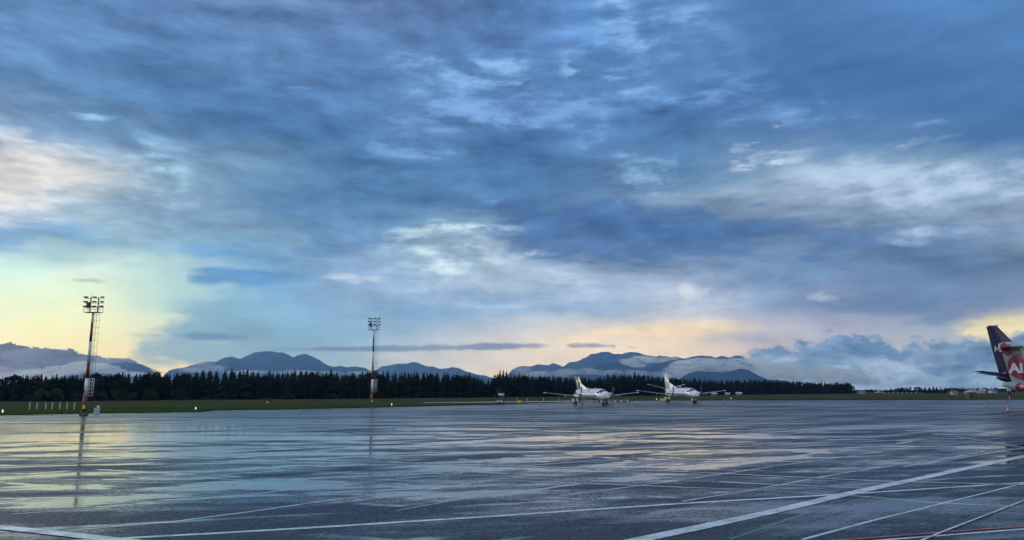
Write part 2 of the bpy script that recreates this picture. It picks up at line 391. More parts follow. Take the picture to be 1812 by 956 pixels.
# ================================================================== ground
def grass_mat():
    m = bpy.data.materials.new('airfield_grass'); m.use_nodes = True; nt = m.node_tree; p = nt.nodes['Principled BSDF']; b = NB(nt)
    g = b.n('ShaderNodeTexCoord').outputs['Object']
    n1 = b.noise(g, .035, 5, .6, .4); n2 = b.noise(g, .5, 4, .6); n3 = b.noise(b.vm('MULTIPLY', g, (.015, .12, 1)), 1.0, 4, .6)
    sp = b.n('ShaderNodeSeparateXYZ', i0=g)
    # mown verge beside the apron, longer seeding hay grass beyond
    yy = b.m('SUBTRACT', sp.outputs[1], b.m('MULTIPLY', sp.outputs[0], .42))
    far = b.ss(b.m('ADD', yy, b.m('MULTIPLY', b.m('SUBTRACT', n1, .5), 30)), 148, 172)
    near = b.mix(b.ss(n3, .35, .65), (.032, .060, .008), (.052, .090, .018))
    hay = b.mix(b.ss(n3, .35, .65), (.058, .064, .026), (.085, .086, .042))
    c = b.mix(far, near, hay)
    c = b.mix(b.ss(n2, .3, .7, 0, .3), c, (.03, .04, .015))
    nt.links.new(c, p.inputs['Base Color']); p.inputs['Roughness'].default_value = 1; p.inputs['Specular IOR Level'].default_value = 0
    bn = b.n('ShaderNodeBump', iHeight=n2, iStrength=.6, iDistance=.15); nt.links.new(bn.outputs[0], p.inputs['Normal'])
    return m
M['grass'] = grass_mat()
A1, A2, A3 = math.radians(42.5), math.radians(-19.5), math.radians(20)
def asphalt_mat(name='wet_asphalt', wet=0.0):
    m = bpy.data.materials.new(name); m.use_nodes = True; nt = m.node_tree; p = nt.nodes['Principled BSDF']; b = NB(nt)
    g = b.n('ShaderNodeTexCoord').outputs['Object']
    def rot(a, sx, sy):
        mp = b.n('ShaderNodeMapping', iVector=g, iRotation=(0, 0, -a), vector_type='POINT').outputs[0]
        return b.vm('MULTIPLY', mp, (sx, sy, 1))
    big = b.noise(b.vm('MULTIPLY', g, (.035, .055, 1)), 1.0, 5, .6, .6)
    sA = b.noise(rot(A1, .028, .34), 1.0, 6, .66, .5)
    sX = b.noise(rot(math.radians(5), .020, .42), 1.0, 6, .70, .6)
    sB = b.noise(rot(A2, .035, .34), 1.0, 5, .62, .5)
    sC = b.noise(rot(A3, .03, .5), 1.0, 4, .6, .3)
    med = b.noise(g, .55, 5, .62, .6)
    fin = b.noise(g, 9.0, 4, .65)
    grit = b.noise(g, 13.0, 5, .8); blot = b.noise(g, 2.6, 5, .7)
    w = b.m('ADD', b.m('MULTIPLY', c0n(b, big), 1.3), b.m('ADD', b.m('MULTIPLY', c0n(b, sA), 1.7), b.m('MULTIPLY', c0n(b, sB), 1.2)))
    w = b.m('ADD', w, b.m('ADD', b.m('MULTIPLY', c0n(b, med), .55), b.m('MULTIPLY', c0n(b, sC), .8)))
    w = b.m('ADD', w, b.m('MULTIPLY', c0n(b, sX), 1.9))
    sp = b.n('ShaderNodeSeparateXYZ', i0=g)
    yy = b.m('ADD', sp.outputs[1], b.m('MULTIPLY', sp.outputs[0], .10))
    def seam(a, period, wd, off, thr):
        v = b.n('ShaderNodeSeparateXYZ', i0=b.n('ShaderNodeMapping', iVector=g, iRotation=(0, 0, -a), vector_type='POINT').outputs[0]).outputs[1]
        v = b.m('ADD', b.m('ADD', v, off), b.m('MULTIPLY', c0n(b, big), 1.2))
        t = b.m('MULTIPLY', b.m('ABSOLUTE', b.m('SUBTRACT', b.m('FRACT', b.m('DIVIDE', v, period)), .5)), period)
        k = b.ss(t, wd * .35, wd, 1, 0)
        nz = b.noise(b.vm('ADD', b.vm('MULTIPLY', g, (.11, .11, 1)), (off, a, 0)), 1.0, 4, .6)
        return b.m('MULTIPLY', k, b.ss(nz, thr, thr + .10))
    seams = b.m('MAXIMUM', seam(A1, 5.2, .20, 1.3, .50), b.m('MAXIMUM', seam(A2, 4.1, .22, .4, .50), seam(A3, 3.9, .24, 2.0, .46)))
    low = b.m('ADD', b.ss(yy, 19, 33, -.12, .08 + wet), b.ss(yy, 58, 88, 0, -.10))
    low = b.m('ADD', b.m('ADD', low, b.ss(sp.outputs[0], -22, 4, .05, -.07)), b.m('MULTIPLY', seams, .46))                # the apron falls away towards the far side, where water stands
    w = b.m('ADD', w, low)
    pud = b.ss(w, .10, .19)                                # standing water
    damp = b.ss(w, -.28, .14)
    spot = b.ss(med, .62, .67)
    ro = b.m('MULTIPLY', b.ss(damp, 0, 1, .48, .27), b.ss(pud, 0, 1, 1, .22))
    ro = b.m('ADD', ro, b.m('MULTIPLY', b.ss(fin, .34, .66, -.13, .13), b.ss(pud, 0, 1, 1, .1)), clamp=True)
    ro = b.m('MAXIMUM', ro, b.ss(yy, 46, 85, .055, .27))
    base = b.mix(b.ss(sA, .4, .6), (.012, .016, .025), (.022, .028, .040))
    base = b.mix(b.ss(grit, .50, .66, 0, .75), base, (.062, .075, .10))
    base = b.mix(b.ss(blot, .5, .68, 0, .55), base, (.036, .044, .060))
    base = b.mix(damp, base, b.mix(1.0, base, (.62, .62, .66), 'MULTIPLY'))
    nt.links.new(base, p.inputs['Base Color']); nt.links.new(ro, p.inputs['Roughness'])
    p.inputs['IOR'].default_value = 1.45
    nt.links.new(b.ss(w, -.30, .08, .28, 1.0), p.inputs['Specular IOR Level'])
    h = b.m('ADD', b.m('MULTIPLY', grit, .6), b.m('MULTIPLY', fin, 2.2))
    bn = b.n('ShaderNodeBump', iHeight=h, iStrength=b.ss(pud, 0, 1, .32, .03), iDistance=.012); nt.links.new(bn.outputs[0], p.inputs['Normal'])
    return m
def c0n(b, v): return b.m('SUBTRACT', v, 0.5)
M['asphalt'] = asphalt_mat()
M['taxi'] = mat('wet_taxiway', (.05, .055, .065), .2, var=.2, scale=.2)
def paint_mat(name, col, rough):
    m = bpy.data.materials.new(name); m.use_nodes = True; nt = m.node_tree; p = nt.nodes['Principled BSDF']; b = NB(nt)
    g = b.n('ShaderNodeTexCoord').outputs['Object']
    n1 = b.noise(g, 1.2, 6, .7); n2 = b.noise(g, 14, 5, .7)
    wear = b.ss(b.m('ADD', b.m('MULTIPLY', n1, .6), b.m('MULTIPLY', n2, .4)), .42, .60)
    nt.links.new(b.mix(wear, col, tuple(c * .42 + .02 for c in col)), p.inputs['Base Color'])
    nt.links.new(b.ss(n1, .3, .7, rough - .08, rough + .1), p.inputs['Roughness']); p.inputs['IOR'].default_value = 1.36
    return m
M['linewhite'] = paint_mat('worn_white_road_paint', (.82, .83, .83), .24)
M['lineyellow'] = paint_mat('worn_yellow_road_paint', (.70, .68, .56), .26)
M['linered'] = paint_mat('worn_red_road_paint', (.62, .09, .07), .4)
M['joint'] = mat('smooth_bitumen_joint', (.022, .024, .03), .10, spec=.9, var=.2, scale=2)

gp = [(-7400, -1450, 0), (7400, -1450, 0), (7400, 11450, 0), (-7400, 11450, 0)]
o = from_np('grass_field', gp, [(0, 1, 2, 3)], M['grass']); prop(o, kind='structure')
o['label'] = 'flat airfield grass reaching to the woods and mountains'
def sheet(name, pts, z, m, parent=None):
    bm = bmesh.new(); vs = [bm.verts.new((p[0], p[1], z)) for p in pts]; f = bm.faces.new(vs)
    bmesh.ops.triangulate(bm, faces=[f])
    bmesh.ops.recalc_face_normals(bm, faces=bm.faces)
    if sum(f.normal.z for f in bm.faces) < 0: bmesh.ops.reverse_faces(bm, faces=bm.faces)
    return from_bm(name, bm, m, parent)
G = ground
edge = [(-420, 741), (0, 735.3), (170, 732), (300, 730.3), (352, 729.6), (378, 727.2), (604, 723), (760, 719.4), (870, 716.6), (960, 713.4), (1045, 711.2),
        (1060, 709.6), (1300, 709.0), (1812, 707.6), (2300, 706.6)]
eg = [G(*p) for p in edge]
apron_pts = [(-160, -40), (-160, eg[0].y)] + [(v.x, v.y) for v in eg] + [(420, eg[-1].y), (420, -40)]
apron = sheet('apron', apron_pts, .012, M['asphalt']); prop(apron, kind='structure')
apron['label'] = 'wet dark asphalt apron crossed by painted lines'
tw = [G(x, y) for x, y in ((750, 713.4), (1046, 710.9), (1062, 709.4), (1062, 708.9), (1000, 709.4), (750, 712.0))]
taxi = sheet('taxiway', [(v.x, v.y) for v in tw], .006, M['taxi']); prop(taxi, kind='structure')
taxi['label'] = 'narrow grey taxiway strip beyond the grass wedge'

def strip(name, pts, width, m, z, parent, wob=0.0):
    """a band of paint or sealant on the apron along ground points"""
    P = [Vector((p.x, p.y, 0)) for p in pts]
    Q = []
    for a, b in zip(P[:-1], P[1:]):
        n = max(2, int((b - a).length / 1.2))
        Q += [a.lerp(b, k / n) for k in range(n)]
    Q.append(P[-1]); bm = bmesh.new(); prev = None
    for i, q in enumerate(Q):
        d = (Q[min(i + 1, len(Q) - 1)] - Q[max(i - 1, 0)]).normalized(); nrm = Vector((-d.y, d.x, 0))
        w0 = width / 2 * (1 + random.uniform(-wob, wob)); w1 = width / 2 * (1 + random.uniform(-wob, wob))
        cur_ = (bm.verts.new(q + nrm * w0 + Vector((0, 0, z))), bm.verts.new(q - nrm * w1 + Vector((0, 0, z))))
        if prev: bm.faces.new((prev[0], prev[1], cur_[1], cur_[0]))
        prev = cur_
    bmesh.ops.recalc_face_normals(bm, faces=bm.faces)
    if next(iter(bm.faces)).normal.z < 0: bmesh.ops.reverse_faces(bm, faces=bm.faces)
    return from_bm(name, bm, m, parent)
def ext(a, b, s, e):
    d = (b - a); return [a - d * s, b + d * e]
LZ = .017
lines = [
 ('painted_line', [(1080, 968), (1208, 941), (1370, 906), (1500, 875), (1640, 845), (1812, 808), (1990, 776)], .40, 'linewhite', LZ + .004, .05),
 ('painted_line', [(60, 962), (180, 956), (400, 944), (604, 932), (900, 913), (1208, 892), (1520, 874), (1812, 855), (2100, 838)], .19, 'linewhite', LZ, .05),
 ('painted_line', [(-200, 915), (0, 935), (60, 941), (130, 949), (250, 962)], .36, 'linewhite', LZ + .008, .06),
 ('painted_line', [(330, 808), (604, 817), (906, 826), (1208, 836), (1560, 853), (1812, 859.5), (2100, 868)], .17, 'lineyellow', LZ + .012, .08),
 ('painted_line', [(1650, 767), (1680, 771), (1750, 782), (1812, 793), (1950, 816)], .16, 'lineyellow', LZ, .06),
 ('painted_line', [(1500, 962), (1812, 937.5), (2000, 924)], .11, 'linewhite', LZ, .04),
 ('painted_line', [(1440, 962), (1812, 933.5), (2000, 920)], .085, 'linered', LZ + .016, .05),
 ('painted_line', [(1625, 962), (1660, 947), (1812, 888), (1900, 856)], .055, 'linewhite', LZ + .020, .05),
 ('painted_line', [(1150, 799), (1320, 791), (1640, 786), (1812, 782)], .16, 'linewhite', LZ + .004, .12),
]
for nm, pp, w_, mm, z_, wb in lines:
    strip(nm, [G(*p) for p in pp], w_, M[mm], z_, apron, wb)
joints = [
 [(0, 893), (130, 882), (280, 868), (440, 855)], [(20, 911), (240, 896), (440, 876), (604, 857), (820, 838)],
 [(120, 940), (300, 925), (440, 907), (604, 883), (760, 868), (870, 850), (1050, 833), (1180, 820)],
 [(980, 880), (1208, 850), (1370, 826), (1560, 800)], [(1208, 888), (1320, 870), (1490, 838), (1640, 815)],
 [(1420, 956), (1530, 926), (1700, 884), (1812, 856)], [(1630, 823), (1730, 806), (1812, 793)],
 [(1200, 863), (1320, 867), (1420, 873), (1540, 880), (1640, 890), (1790, 897), (1900, 903)],
 [(604, 847), (750, 853), (906, 851), (1208, 863)], [(0, 838), (300, 846), (604, 856)], [(1400, 800), (1812, 807)],
 [(0, 806), (200, 800), (604, 786), (906, 774), (1208, 764)], [(0, 826), (300, 813), (604, 798), (900, 783)],
 [(330, 834), (604, 826), (906, 812), (1208, 793), (1400, 782)], [(640, 842), (906, 826), (1208, 806), (1500, 785), (1700, 772)],
 [(1208, 806), (1500, 798), (1812, 790)], [(200, 772), (604, 760), (906, 752)],
 [(0, 868), (300, 846), (604, 822), (906, 800)], [(700, 905), (906, 868), (1050, 848)], [(0, 855), (200, 853), (420, 858)], [(906, 840), (1208, 815), (1500, 796)],
 [(1290, 956), (1420, 912), (1540, 880)], [(1000, 790), (1400, 797), (1812, 812)], [(0, 792), (300, 782), (604, 772)], [(1208, 782), (1500, 772), (1812, 762)], [(500, 834), (906, 842), (1100, 846)],
]
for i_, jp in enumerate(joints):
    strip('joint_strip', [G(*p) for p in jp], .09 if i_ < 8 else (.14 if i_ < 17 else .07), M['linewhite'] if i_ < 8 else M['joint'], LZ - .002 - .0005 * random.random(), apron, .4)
# puddles lying in the shallow dips of the apron
def puddle_mesh(cx, cy, rx, ry, a, seed):
    random.seed(seed); bm = bmesh.new(); vs = []
    n = 40; ph = [random.uniform(0, 6.28) for _ in range(5)]
    for k in range(n):
        t = 2 * math.pi * k / n; r = 1 + .22 * math.sin(2 * t + ph[0]) + .16 * math.sin(3 * t + ph[1]) + .1 * math.sin(5 * t + ph[2]) + .07 * math.sin(9 * t + ph[3])
        x, y = rx * r * math.cos(t), ry * r * math.sin(t)
        vs.append(bm.verts.new((cx + x * math.cos(a) - y * math.sin(a), cy + x * math.sin(a) + y * math.cos(a), LZ - .003)))
    bm.faces.new(vs); bmesh.ops.triangulate(bm, faces=bm.faces)
    return bm
M['water'] = mat('still_puddle_water', (.02, .022, .026), .10, spec=.5, var=.1, scale=.5)
pn = M['water'].node_tree.nodes['Principled BSDF']; pn.inputs['IOR'].default_value = 1.33
for l_ in list(M['water'].node_tree.links):
    if l_.to_socket == pn.inputs['Roughness']: M['water'].node_tree.links.remove(l_)
pn.inputs['Roughness'].default_value = .03
bm = bmesh.new()
specs = []
random.seed(11)
for px, py, wx, hy in [(900, 813, 32, 3), (945, 807, 22, 2), (985, 811, 18, 2), (1030, 806, 26, 2), (1010, 804, 12, 1.5), (1080, 811, 20, 2), (1112, 817, 16, 2.2), (1145, 812, 18, 1.8), (1190, 800, 30, 2), (1060, 800, 40, 2),
                       (820, 814, 16, 1.6), (1180, 833, 20, 1), (1235, 824, 9, 1), (1512, 822, 12, 1), (1680, 817, 9, .8), (1240, 803, 40, 2), (1440, 800, 60, 4), (960, 818, 20, 1.5)]:
    c = G(px, py); Y = c.y; rx = wx / F * Y / 2 * 1.4; y1 = G(px, py - hy / 2).y; y0 = G(px, py + hy / 2).y
    t = puddle_mesh(c.x, c.y, rx, (y1 - y0) / 2 * 1.2, math.radians(random.uniform(-8, 14)), random.randint(0, 999))
    me_ = bpy.data.meshes.new('t'); t.to_mesh(me_); t.free(); bm.from_mesh(me_); bpy.data.meshes.remove(me_)
pud = from_bm('puddle_water', bm, M['water']); prop(pud, 'shallow puddles of still rainwater scattered over the apron', 'puddles', kind='stuff')

# rough grass standing along the edge of the apron
random.seed(3); V = []; Fc = []
def tuft(x, y, h):
    for _ in range(3):
        a = random.uniform(0, 6.28); w_ = random.uniform(.03, .07); dx, dy = math.cos(a) * w_, math.sin(a) * w_
        lx, ly = random.uniform(-.1, .1), random.uniform(-.1, .1); i = len(V)
        V.extend([(x - dx, y - dy, 0), (x + dx, y + dy, 0), (x + lx, y + ly, h * random.uniform(.7, 1.2))]); Fc.append((i, i + 1, i + 2))
bound = eg[:11]
for a, b in zip(bound[:-1], bound[1:]):
    n = int((b - a).length * 11)
    for k in range(min(n, 1600)):
        q = a.lerp(b, random.random()); d = (b - a).normalized(); nn = Vector((-d.y, d.x, 0))
        q = q + nn * abs(random.gauss(0, .5)); tuft(q.x, q.y, random.uniform(.12, .3))
for k in range(5000):
    q = eg[11].lerp(eg[13], random.random()); tuft(q.x, q.y + random.uniform(0, 1.6), random.uniform(.15, .35))
o = from_np('verge_grass', V, Fc, M['grass']); prop(o, 'rough uncut grass along the far edge of the apron', 'grass', kind='stuff')

# ================================================================== mountains
def mountain_mat(name, c1, c2, sc):
    m = bpy.data.materials.new(name); m.use_nodes = True; nt = m.node_tree; p = nt.nodes['Principled BSDF']; b = NB(nt)
    g = b.n('ShaderNodeTexCoord').outputs['Object']
    n1 = b.noise(g, sc, 6, .65, .4)
    nt.links.new(b.mix(b.ss(n1, .4, .62), c1, c2), p.inputs['Base Color']); p.inputs['Roughness'].default_value = .95
    p.inputs['Specular IOR Level'].default_value = .1
    bn = b.n('ShaderNodeBump', iHeight=n1, iStrength=.8, iDistance=60); nt.links.new(bn.outputs[0], p.inputs['Normal'])
    return m
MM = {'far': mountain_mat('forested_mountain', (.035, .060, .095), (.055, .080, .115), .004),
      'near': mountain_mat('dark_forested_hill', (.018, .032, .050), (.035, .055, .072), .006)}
def ridge(name, prof, Y, m, label, depth=1400, rough=1.0, seed=0):
    random.seed(seed)
    xs = np.arange(prof[0][0], prof[-1][0] + 1, 3.0)
    ys_ = np.interp(xs, [p[0] for p in prof], [p[1] for p in prof])
    crest = []
    for i, (x, y) in enumerate(zip(xs, ys_)):
        v = at(x, y, Y); v.z += (noise.fractal(Vector((x * .06, seed * 3.1, 0)), .8, 2.0, 5)) * 1.1 * Y / F * rough
        crest.append(v)
    rows = [(-1, 1.0), (-.5, .55), (-.2, .22), (0, 0), (.12, .09), (.25, .2), (.4, .34), (.55, .5), (.7, .66), (.85, .82), (1.0, 1.04)]
    V = []; n = len(crest)
    for t, dz in rows:
        for i, c in enumerate(crest):
            k = c.x / Y
            yy = Y - t * depth if t >= 0 else Y - t * depth * .8
            spur = noise.fractal(Vector((c.x / 420, t * 1.3, seed)), .9, 2.0, 5)
            zz = c.z * (1 - dz)
            if t > 0 or t < 0: zz += spur * c.z * .35 * math.sin(math.pi * min(1, abs(t))) 
            zz = min(zz, c.z * (1 - .3 * abs(dz)))
            V.append((k * yy + spur * 60 * (t != 0), yy + spur * 120 * (t != 0), zz if abs(t) < 1 else -.4))
    Fc = []
    for r in range(len(rows) - 1):
        for i in range(n - 1): Fc.append((r * n + i, r * n + i + 1, (r + 1) * n + i + 1, (r + 1) * n + i))
    o = from_np(name, V, Fc, m, smooth=True); prop(o, kind='structure'); o['label'] = label
    return o
ridge('mountain', [(270, 684), (300, 655), (322, 651), (344, 645.5), (355, 642), (366, 640), (382, 641), (388, 637), (397, 633.5), (410, 631), (424, 635), (432, 632), (450, 624), (468, 622), (481, 622), (492, 624), (499, 623),
    (507, 627), (517, 633), (527, 628.6), (538, 626), (547, 628.6), (565, 637), (580, 647), (591, 649), (602, 647), (616, 650), (631, 649), (644, 650), (653, 655), (668, 660), (700, 672), (720, 690)], 9000, MM['far'],
    'blue double domed mountain rising behind the wood between the masts', seed=1)
ridge('mountain_range', [(640, 690), (660, 655), (681, 648.5), (703, 645), (718, 643), (732, 641), (743, 644), (750, 648), (769, 650), (780, 654), (802, 650), (824, 656), (838, 661), (860, 665), (885, 672), (905, 690)], 10200, MM['far'],
    'low jagged blue range just right of the middle mast', rough=2.2, seed=2)
ridge('mountain_massif', [(870, 690), (895, 664), (905, 655), (916, 650), (928, 648), (940, 648), (951, 645), (969, 646), (978, 642), (987, 645), (996, 649), (1005, 643), (1022, 639), (1038, 632), (1045, 627), (1063, 624.5), (1077, 622),
    (1086, 626), (1098, 625.5), (1118, 621.6), (1127, 624), (1139, 628), (1165, 630), (1185, 632), (1215, 634), (1228, 631), (1241, 629), (1254, 631), (1266, 634), (1279, 630.6), (1291, 633), (1304, 630), (1312, 630), (1330, 642), (1350, 660), (1370, 690)],
    9600, MM['far'], 'highest blue mountain massif behind the parked propeller planes', seed=3, rough=2.0)
ridge('hill', [(1010, 690), (1038, 656), (1050, 651), (1063, 646), (1078, 641), (1093, 641), (1109, 647), (1121, 652), (1139, 653), (1152, 647), (1170, 642), (1187, 638), (1203, 637), (1225, 640), (1253, 648), (1290, 668), (1320, 690)], 7600, MM['near'],
    'dark ridge below the massif with cloud filling its saddle', seed=4, depth=1000)
ridge('wooded_hill', [(1180, 692), (1208, 667), (1220, 661), (1230, 658.5), (1241, 657), (1253, 658), (1271, 661), (1292, 657), (1309, 652.5), (1324, 655), (1341, 664), (1355, 671), (1377, 673), (1394, 675), (1420, 690)], 5600, MM['near'],
    'round wooded hill at the foot of the cloud bank', seed=5, depth=700)
ridge('mountain_slope', [(60, 690), (100, 668), (150, 656), (180, 648), (200, 643), (223, 640), (239, 643.5), (255, 646.5), (266, 654), (290, 672), (310, 690)], 9300, MM['far'],
    'mountain shoulder showing below the cloud bank at the left', seed=6)

# ================================================================== low cloud lying on the slopes (real volumes of fog)
def fog_mat(name, dens, col=(.92, .95, 1)):
    m = bpy.data.materials.new(name); m.use_nodes = True; nt = m.node_tree; nt.nodes.remove(nt.nodes['Principled BSDF'])
    v = nt.nodes.new('ShaderNodeVolumePrincipled'); v.inputs['Density'].default_value = dens; v.inputs['Color'].default_value = (*col, 1); v.inputs['Anisotropy'].default_value = .2
    v.inputs['Absorption Color'].default_value = (1, 1, 1, 1)
    nt.links.new(v.outputs[0], nt.nodes['Material Output'].inputs['Volume'])
    return m
M['fog'] = fog_mat('valley_fog', .0065, (.84, .94, 1)); M['mist'] = fog_mat('thin_mist', .0022, (1, 1, 1))
def fogbank(name, puffs, Y, m, label, seed):
    random.seed(seed); bm = bmesh.new()
    for (px, py, w_, h_) in puffs:
        c = at(px, py, Y + random.uniform(-60, 60)); sx_ = w_ / F * Y / 2; sz = h_ / F * Y / 2
        r = bmesh.ops.create_icosphere(bm, subdivisions=4, radius=1)
        off = Vector((random.uniform(0, 50), random.uniform(0, 50), 0))
        for v in r['verts']:
            q = v.co.copy(); d = noise.fractal(q * 1.5 + off, .75, 2.1, 5)
            v.co = Vector((q.x * sx_, q.y * min(sx_, 260), q.z * sz)) * (1 + .42 * d) + c
    for f in bm.faces: f.smooth = True
    o = from_bm(name, bm, m); prop(o, label, 'cloud', kind='stuff')
    return o
fogbank('low_cloud', [(1116, 641, 40, 13), (1138, 637, 54, 13), (1163, 637, 46, 10), (1128, 646, 34, 9), (1186, 635, 36, 6)], 8300, M['fog'], 'white cloud filling the saddle of the dark ridge', 21)
fogbank('low_cloud', [(1200, 663, 60, 18), (1235, 645, 90, 22), (1215, 655, 70, 22), (1258, 642, 54, 17), (1250, 652, 80, 14), (1290, 649, 66, 18), (1318, 644, 60, 24), (1280, 652, 80, 10), (1345, 648, 80, 30), (1385, 655, 90, 30), (1340, 664, 90, 22), (1430, 662, 100, 30), (1480, 668, 110, 24)], 6500, M['fog'], 'torn cloud wrapped round the dark ridge beside the cloud bank', 22)
fogbank('low_cloud', [(950, 662, 70, 12), (1000, 660, 60, 14), (1040, 658, 50, 12), (1080, 660, 60, 10), (1120, 661, 60, 12), (1160, 663, 50, 10), (925, 655, 40, 12)], 7000, M['mist'], 'wisps of mist along the foot of the massif', 23)
fogbank('low_cloud', [(362, 645, 34, 15), (375, 652, 50, 12), (350, 655, 60, 10), (440, 660, 90, 10), (540, 660, 120, 10), (640, 662, 80, 10)], 8000, M['mist'], 'pale mist on the left flank of the domed mountain', 24)

fogbank('low_cloud', [(150, 648, 70, 16), (178, 652, 60, 16), (120, 655, 70, 16), (200, 658, 50, 10), (90, 660, 60, 14), (235, 662, 60, 8)], 7600, M['fog'], 'grey cloud covering the mountain shoulder at the far left', 25)
# ------------------------------------------------------------------ haze
bm = bmesh.new(); abox(bm, (0, 5000, (HAZE_TOP - 7) / 2), (15000, 13000, HAZE_TOP + 7))
hz = from_bm('haze', bm, fog_mat('haze_air', HAZE_D, HAZE_C)); prop(hz, kind='stuff'); hz['label'] = 'thin blue evening haze over the airfield'; hz['category'] = 'haze'
# ================================================================== trees
def leaf_mat(name, c1, c2):
    m = bpy.data.materials.new(name); m.use_nodes = True; nt = m.node_tree; p = nt.nodes['Principled BSDF']; b = NB(nt)
    oi = b.n('ShaderNodeObjectInfo'); g = b.n('ShaderNodeTexCoord').outputs['Object']
    n = b.noise(g, 1.1, 4, .6)
    f = b.m('ADD', b.m('MULTIPLY', oi.outputs['Random'], .55), b.m('MULTIPLY', b.ss(n, .35, .65), .45))
    nt.links.new(b.mix(f, c1, c2), p.inputs['Base Color']); p.inputs['Roughness'].default_value = .8
    p.inputs['Specular IOR Level'].default_value = .12
    return m
M['needle'] = leaf_mat('spruce_needles', (.006, .011, .009), (.012, .021, .014))
M['leaf'] = leaf_mat('dark_leaves', (.007, .014, .009), (.016, .029, .015))
M['bushleaf'] = leaf_mat('bush_leaves', (.018, .032, .016), (.034, .055, .026))
M['bark'] = mat('bark', (.03, .024, .02), .9)

def conifer_geo(h, r, seed, base=(0, 0, 0), V=None, Fc=None, Mi=None, whorls=17, nb=7, lean=0.0):
    rnd = random.Random(seed)
    if V is None: V, Fc, Mi = [], [], []
    bx_, by_, bz_ = base
    i = len(V); tr = .016 * h
    V += [(bx_ + tr, by_, bz_), (bx_ - tr * .5, by_ + tr * .8, bz_), (bx_ - tr * .5, by_ - tr * .8, bz_), (bx_, by_, bz_ + h * .97)]
    Fc += [(i, i + 1, i + 3), (i + 1, i + 2, i + 3), (i + 2, i, i + 3)]; Mi += [1, 1, 1]
    for w in range(whorls):
        t = w / (whorls - 1); z = h * (.05 + .92 * t ** .92)
        rr = r * ((1 - t) ** .80) * rnd.uniform(.72, 1.16) + .09
        a0 = rnd.uniform(0, 6.28); k_ = nb if t < .75 else max(4, nb - 2)
        for k in range(k_):
            z = h * (.05 + .92 * t ** .92) + h * rnd.uniform(-.028, .028) * (1 - .5 * t); a = a0 + 6.283 * k / k_ + rnd.uniform(-.35, .35); L = rr * rnd.uniform(.65, 1.22)
            ca, sa = math.cos(a), math.sin(a); wd = L * rnd.uniform(.38, .6) + .06; dz = L * rnd.uniform(.12, .42) * (1 if t < .85 else -.6)
            up_ = h * .045 + L * .25
            i = len(V)
            V += [(bx_, by_, bz_ + z + up_), (bx_ + ca * L * .55 - sa * wd, by_ + sa * L * .55 + ca * wd, bz_ + z - dz * .3), (bx_ + ca * L, by_ + sa * L, bz_ + z - dz),
                  (bx_ + ca * L * .55 + sa * wd, by_ + sa * L * .55 - ca * wd, bz_ + z - dz * .3), (bx_ + ca * L * .4, by_ + sa * L * .4, bz_ + z - dz - h * .035)]
            Fc += [(i, i + 1, i + 2), (i, i + 2, i + 3), (i + 1, i + 4, i + 2)]; Mi += [0, 0, 0]
    return V, Fc, Mi
def broad_geo(h, r, seed, base=(0, 0, 0), V=None, Fc=None, Mi=None, clumps=22, leaves=34, ls=.42, low=.25):
    rnd = random.Random(seed)
    if V is None: V, Fc, Mi = [], [], []
    bx_, by_, bz_ = base; i = len(V); tr = .02 * h
    for k in range(5):
        a = 6.283 * k / 5; V.append((bx_ + tr * math.cos(a), by_ + tr * math.sin(a), bz_))
    V.append((bx_, by_, bz_ + h * .8))
    for k in range(5): Fc.append((i + k, i + (k + 1) % 5, i + 5)); Mi.append(1)
    for c in range(clumps):
        a = rnd.uniform(0, 6.28); t = rnd.random(); q = math.sqrt(rnd.random())
        zc = h * (low + (1 - low - .12) * t); env = r * math.sin(math.pi * min(1, .22 + .72 * t)) ** .7
        cx, cy = env * q * math.cos(a) * .8, env * q * math.sin(a) * .8; cr = r * rnd.uniform(.24, .42)
        # limb to the clump
        i = len(V); V += [(bx_, by_, bz_ + zc * .6), (bx_ + .05, by_ + .05, bz_ + zc * .6), (bx_ + cx, by_ + cy, bz_ + zc)]; Fc.append((i, i + 1, i + 2)); Mi.append(1)
        for l in range(leaves):
            d = Vector((rnd.gauss(0, 1), rnd.gauss(0, 1), rnd.gauss(0, 1))).normalized() * cr * rnd.uniform(.55, 1.1); d.z *= .8
            p = Vector((bx_ + cx, by_ + cy, bz_ + zc)) + d; u = Vector((rnd.gauss(0, 1), rnd.gauss(0, 1), rnd.gauss(0, 1))).normalized() * ls * rnd.uniform(.6, 1.2)
            v = u.orthogonal().normalized() * ls * rnd.uniform(.4, .8); i = len(V)
            V += [tuple(p - u), tuple(p + v), tuple(p + u), tuple(p - v)]; Fc.append((i, i + 1, i + 2, i + 3)); Mi.append(0)
    return V, Fc, Mi
def mesh_of(name, geo, mats):
    V, Fc, Mi = geo; me = bpy.data.meshes.new(name); me.from_pydata(V, [], Fc)
    for m in mats: me.materials.append(m)
    me.polygons.foreach_set('material_index', Mi); me.update(); return me
CON = [mesh_of('conifer', conifer_geo(10, r_, 100 + k), [M['needle'], M['bark']]) for k, r_ in enumerate((2.0, 2.3, 2.6, 2.1, 2.9, 2.4, 1.8))]
BRO = [mesh_of('broadleaf', broad_geo(10, r_, 200 + k), [M['leaf'], M['bark']]) for k, r_ in enumerate((2.9, 3.3, 2.6, 3.6))]
BUS = [mesh_of('bush', broad_geo(3, r_, 300 + k, clumps=12, leaves=26, ls=.26, low=.08), [M['bushleaf'], M['bark']]) for k, r_ in enumerate((1.7, 2.1))]
BASE = [(-400, 713), (0, 711), (300, 708.4), (600, 706.2), (860, 703.6), (1100, 701), (1300, 698.8), (1512, 696.8)]
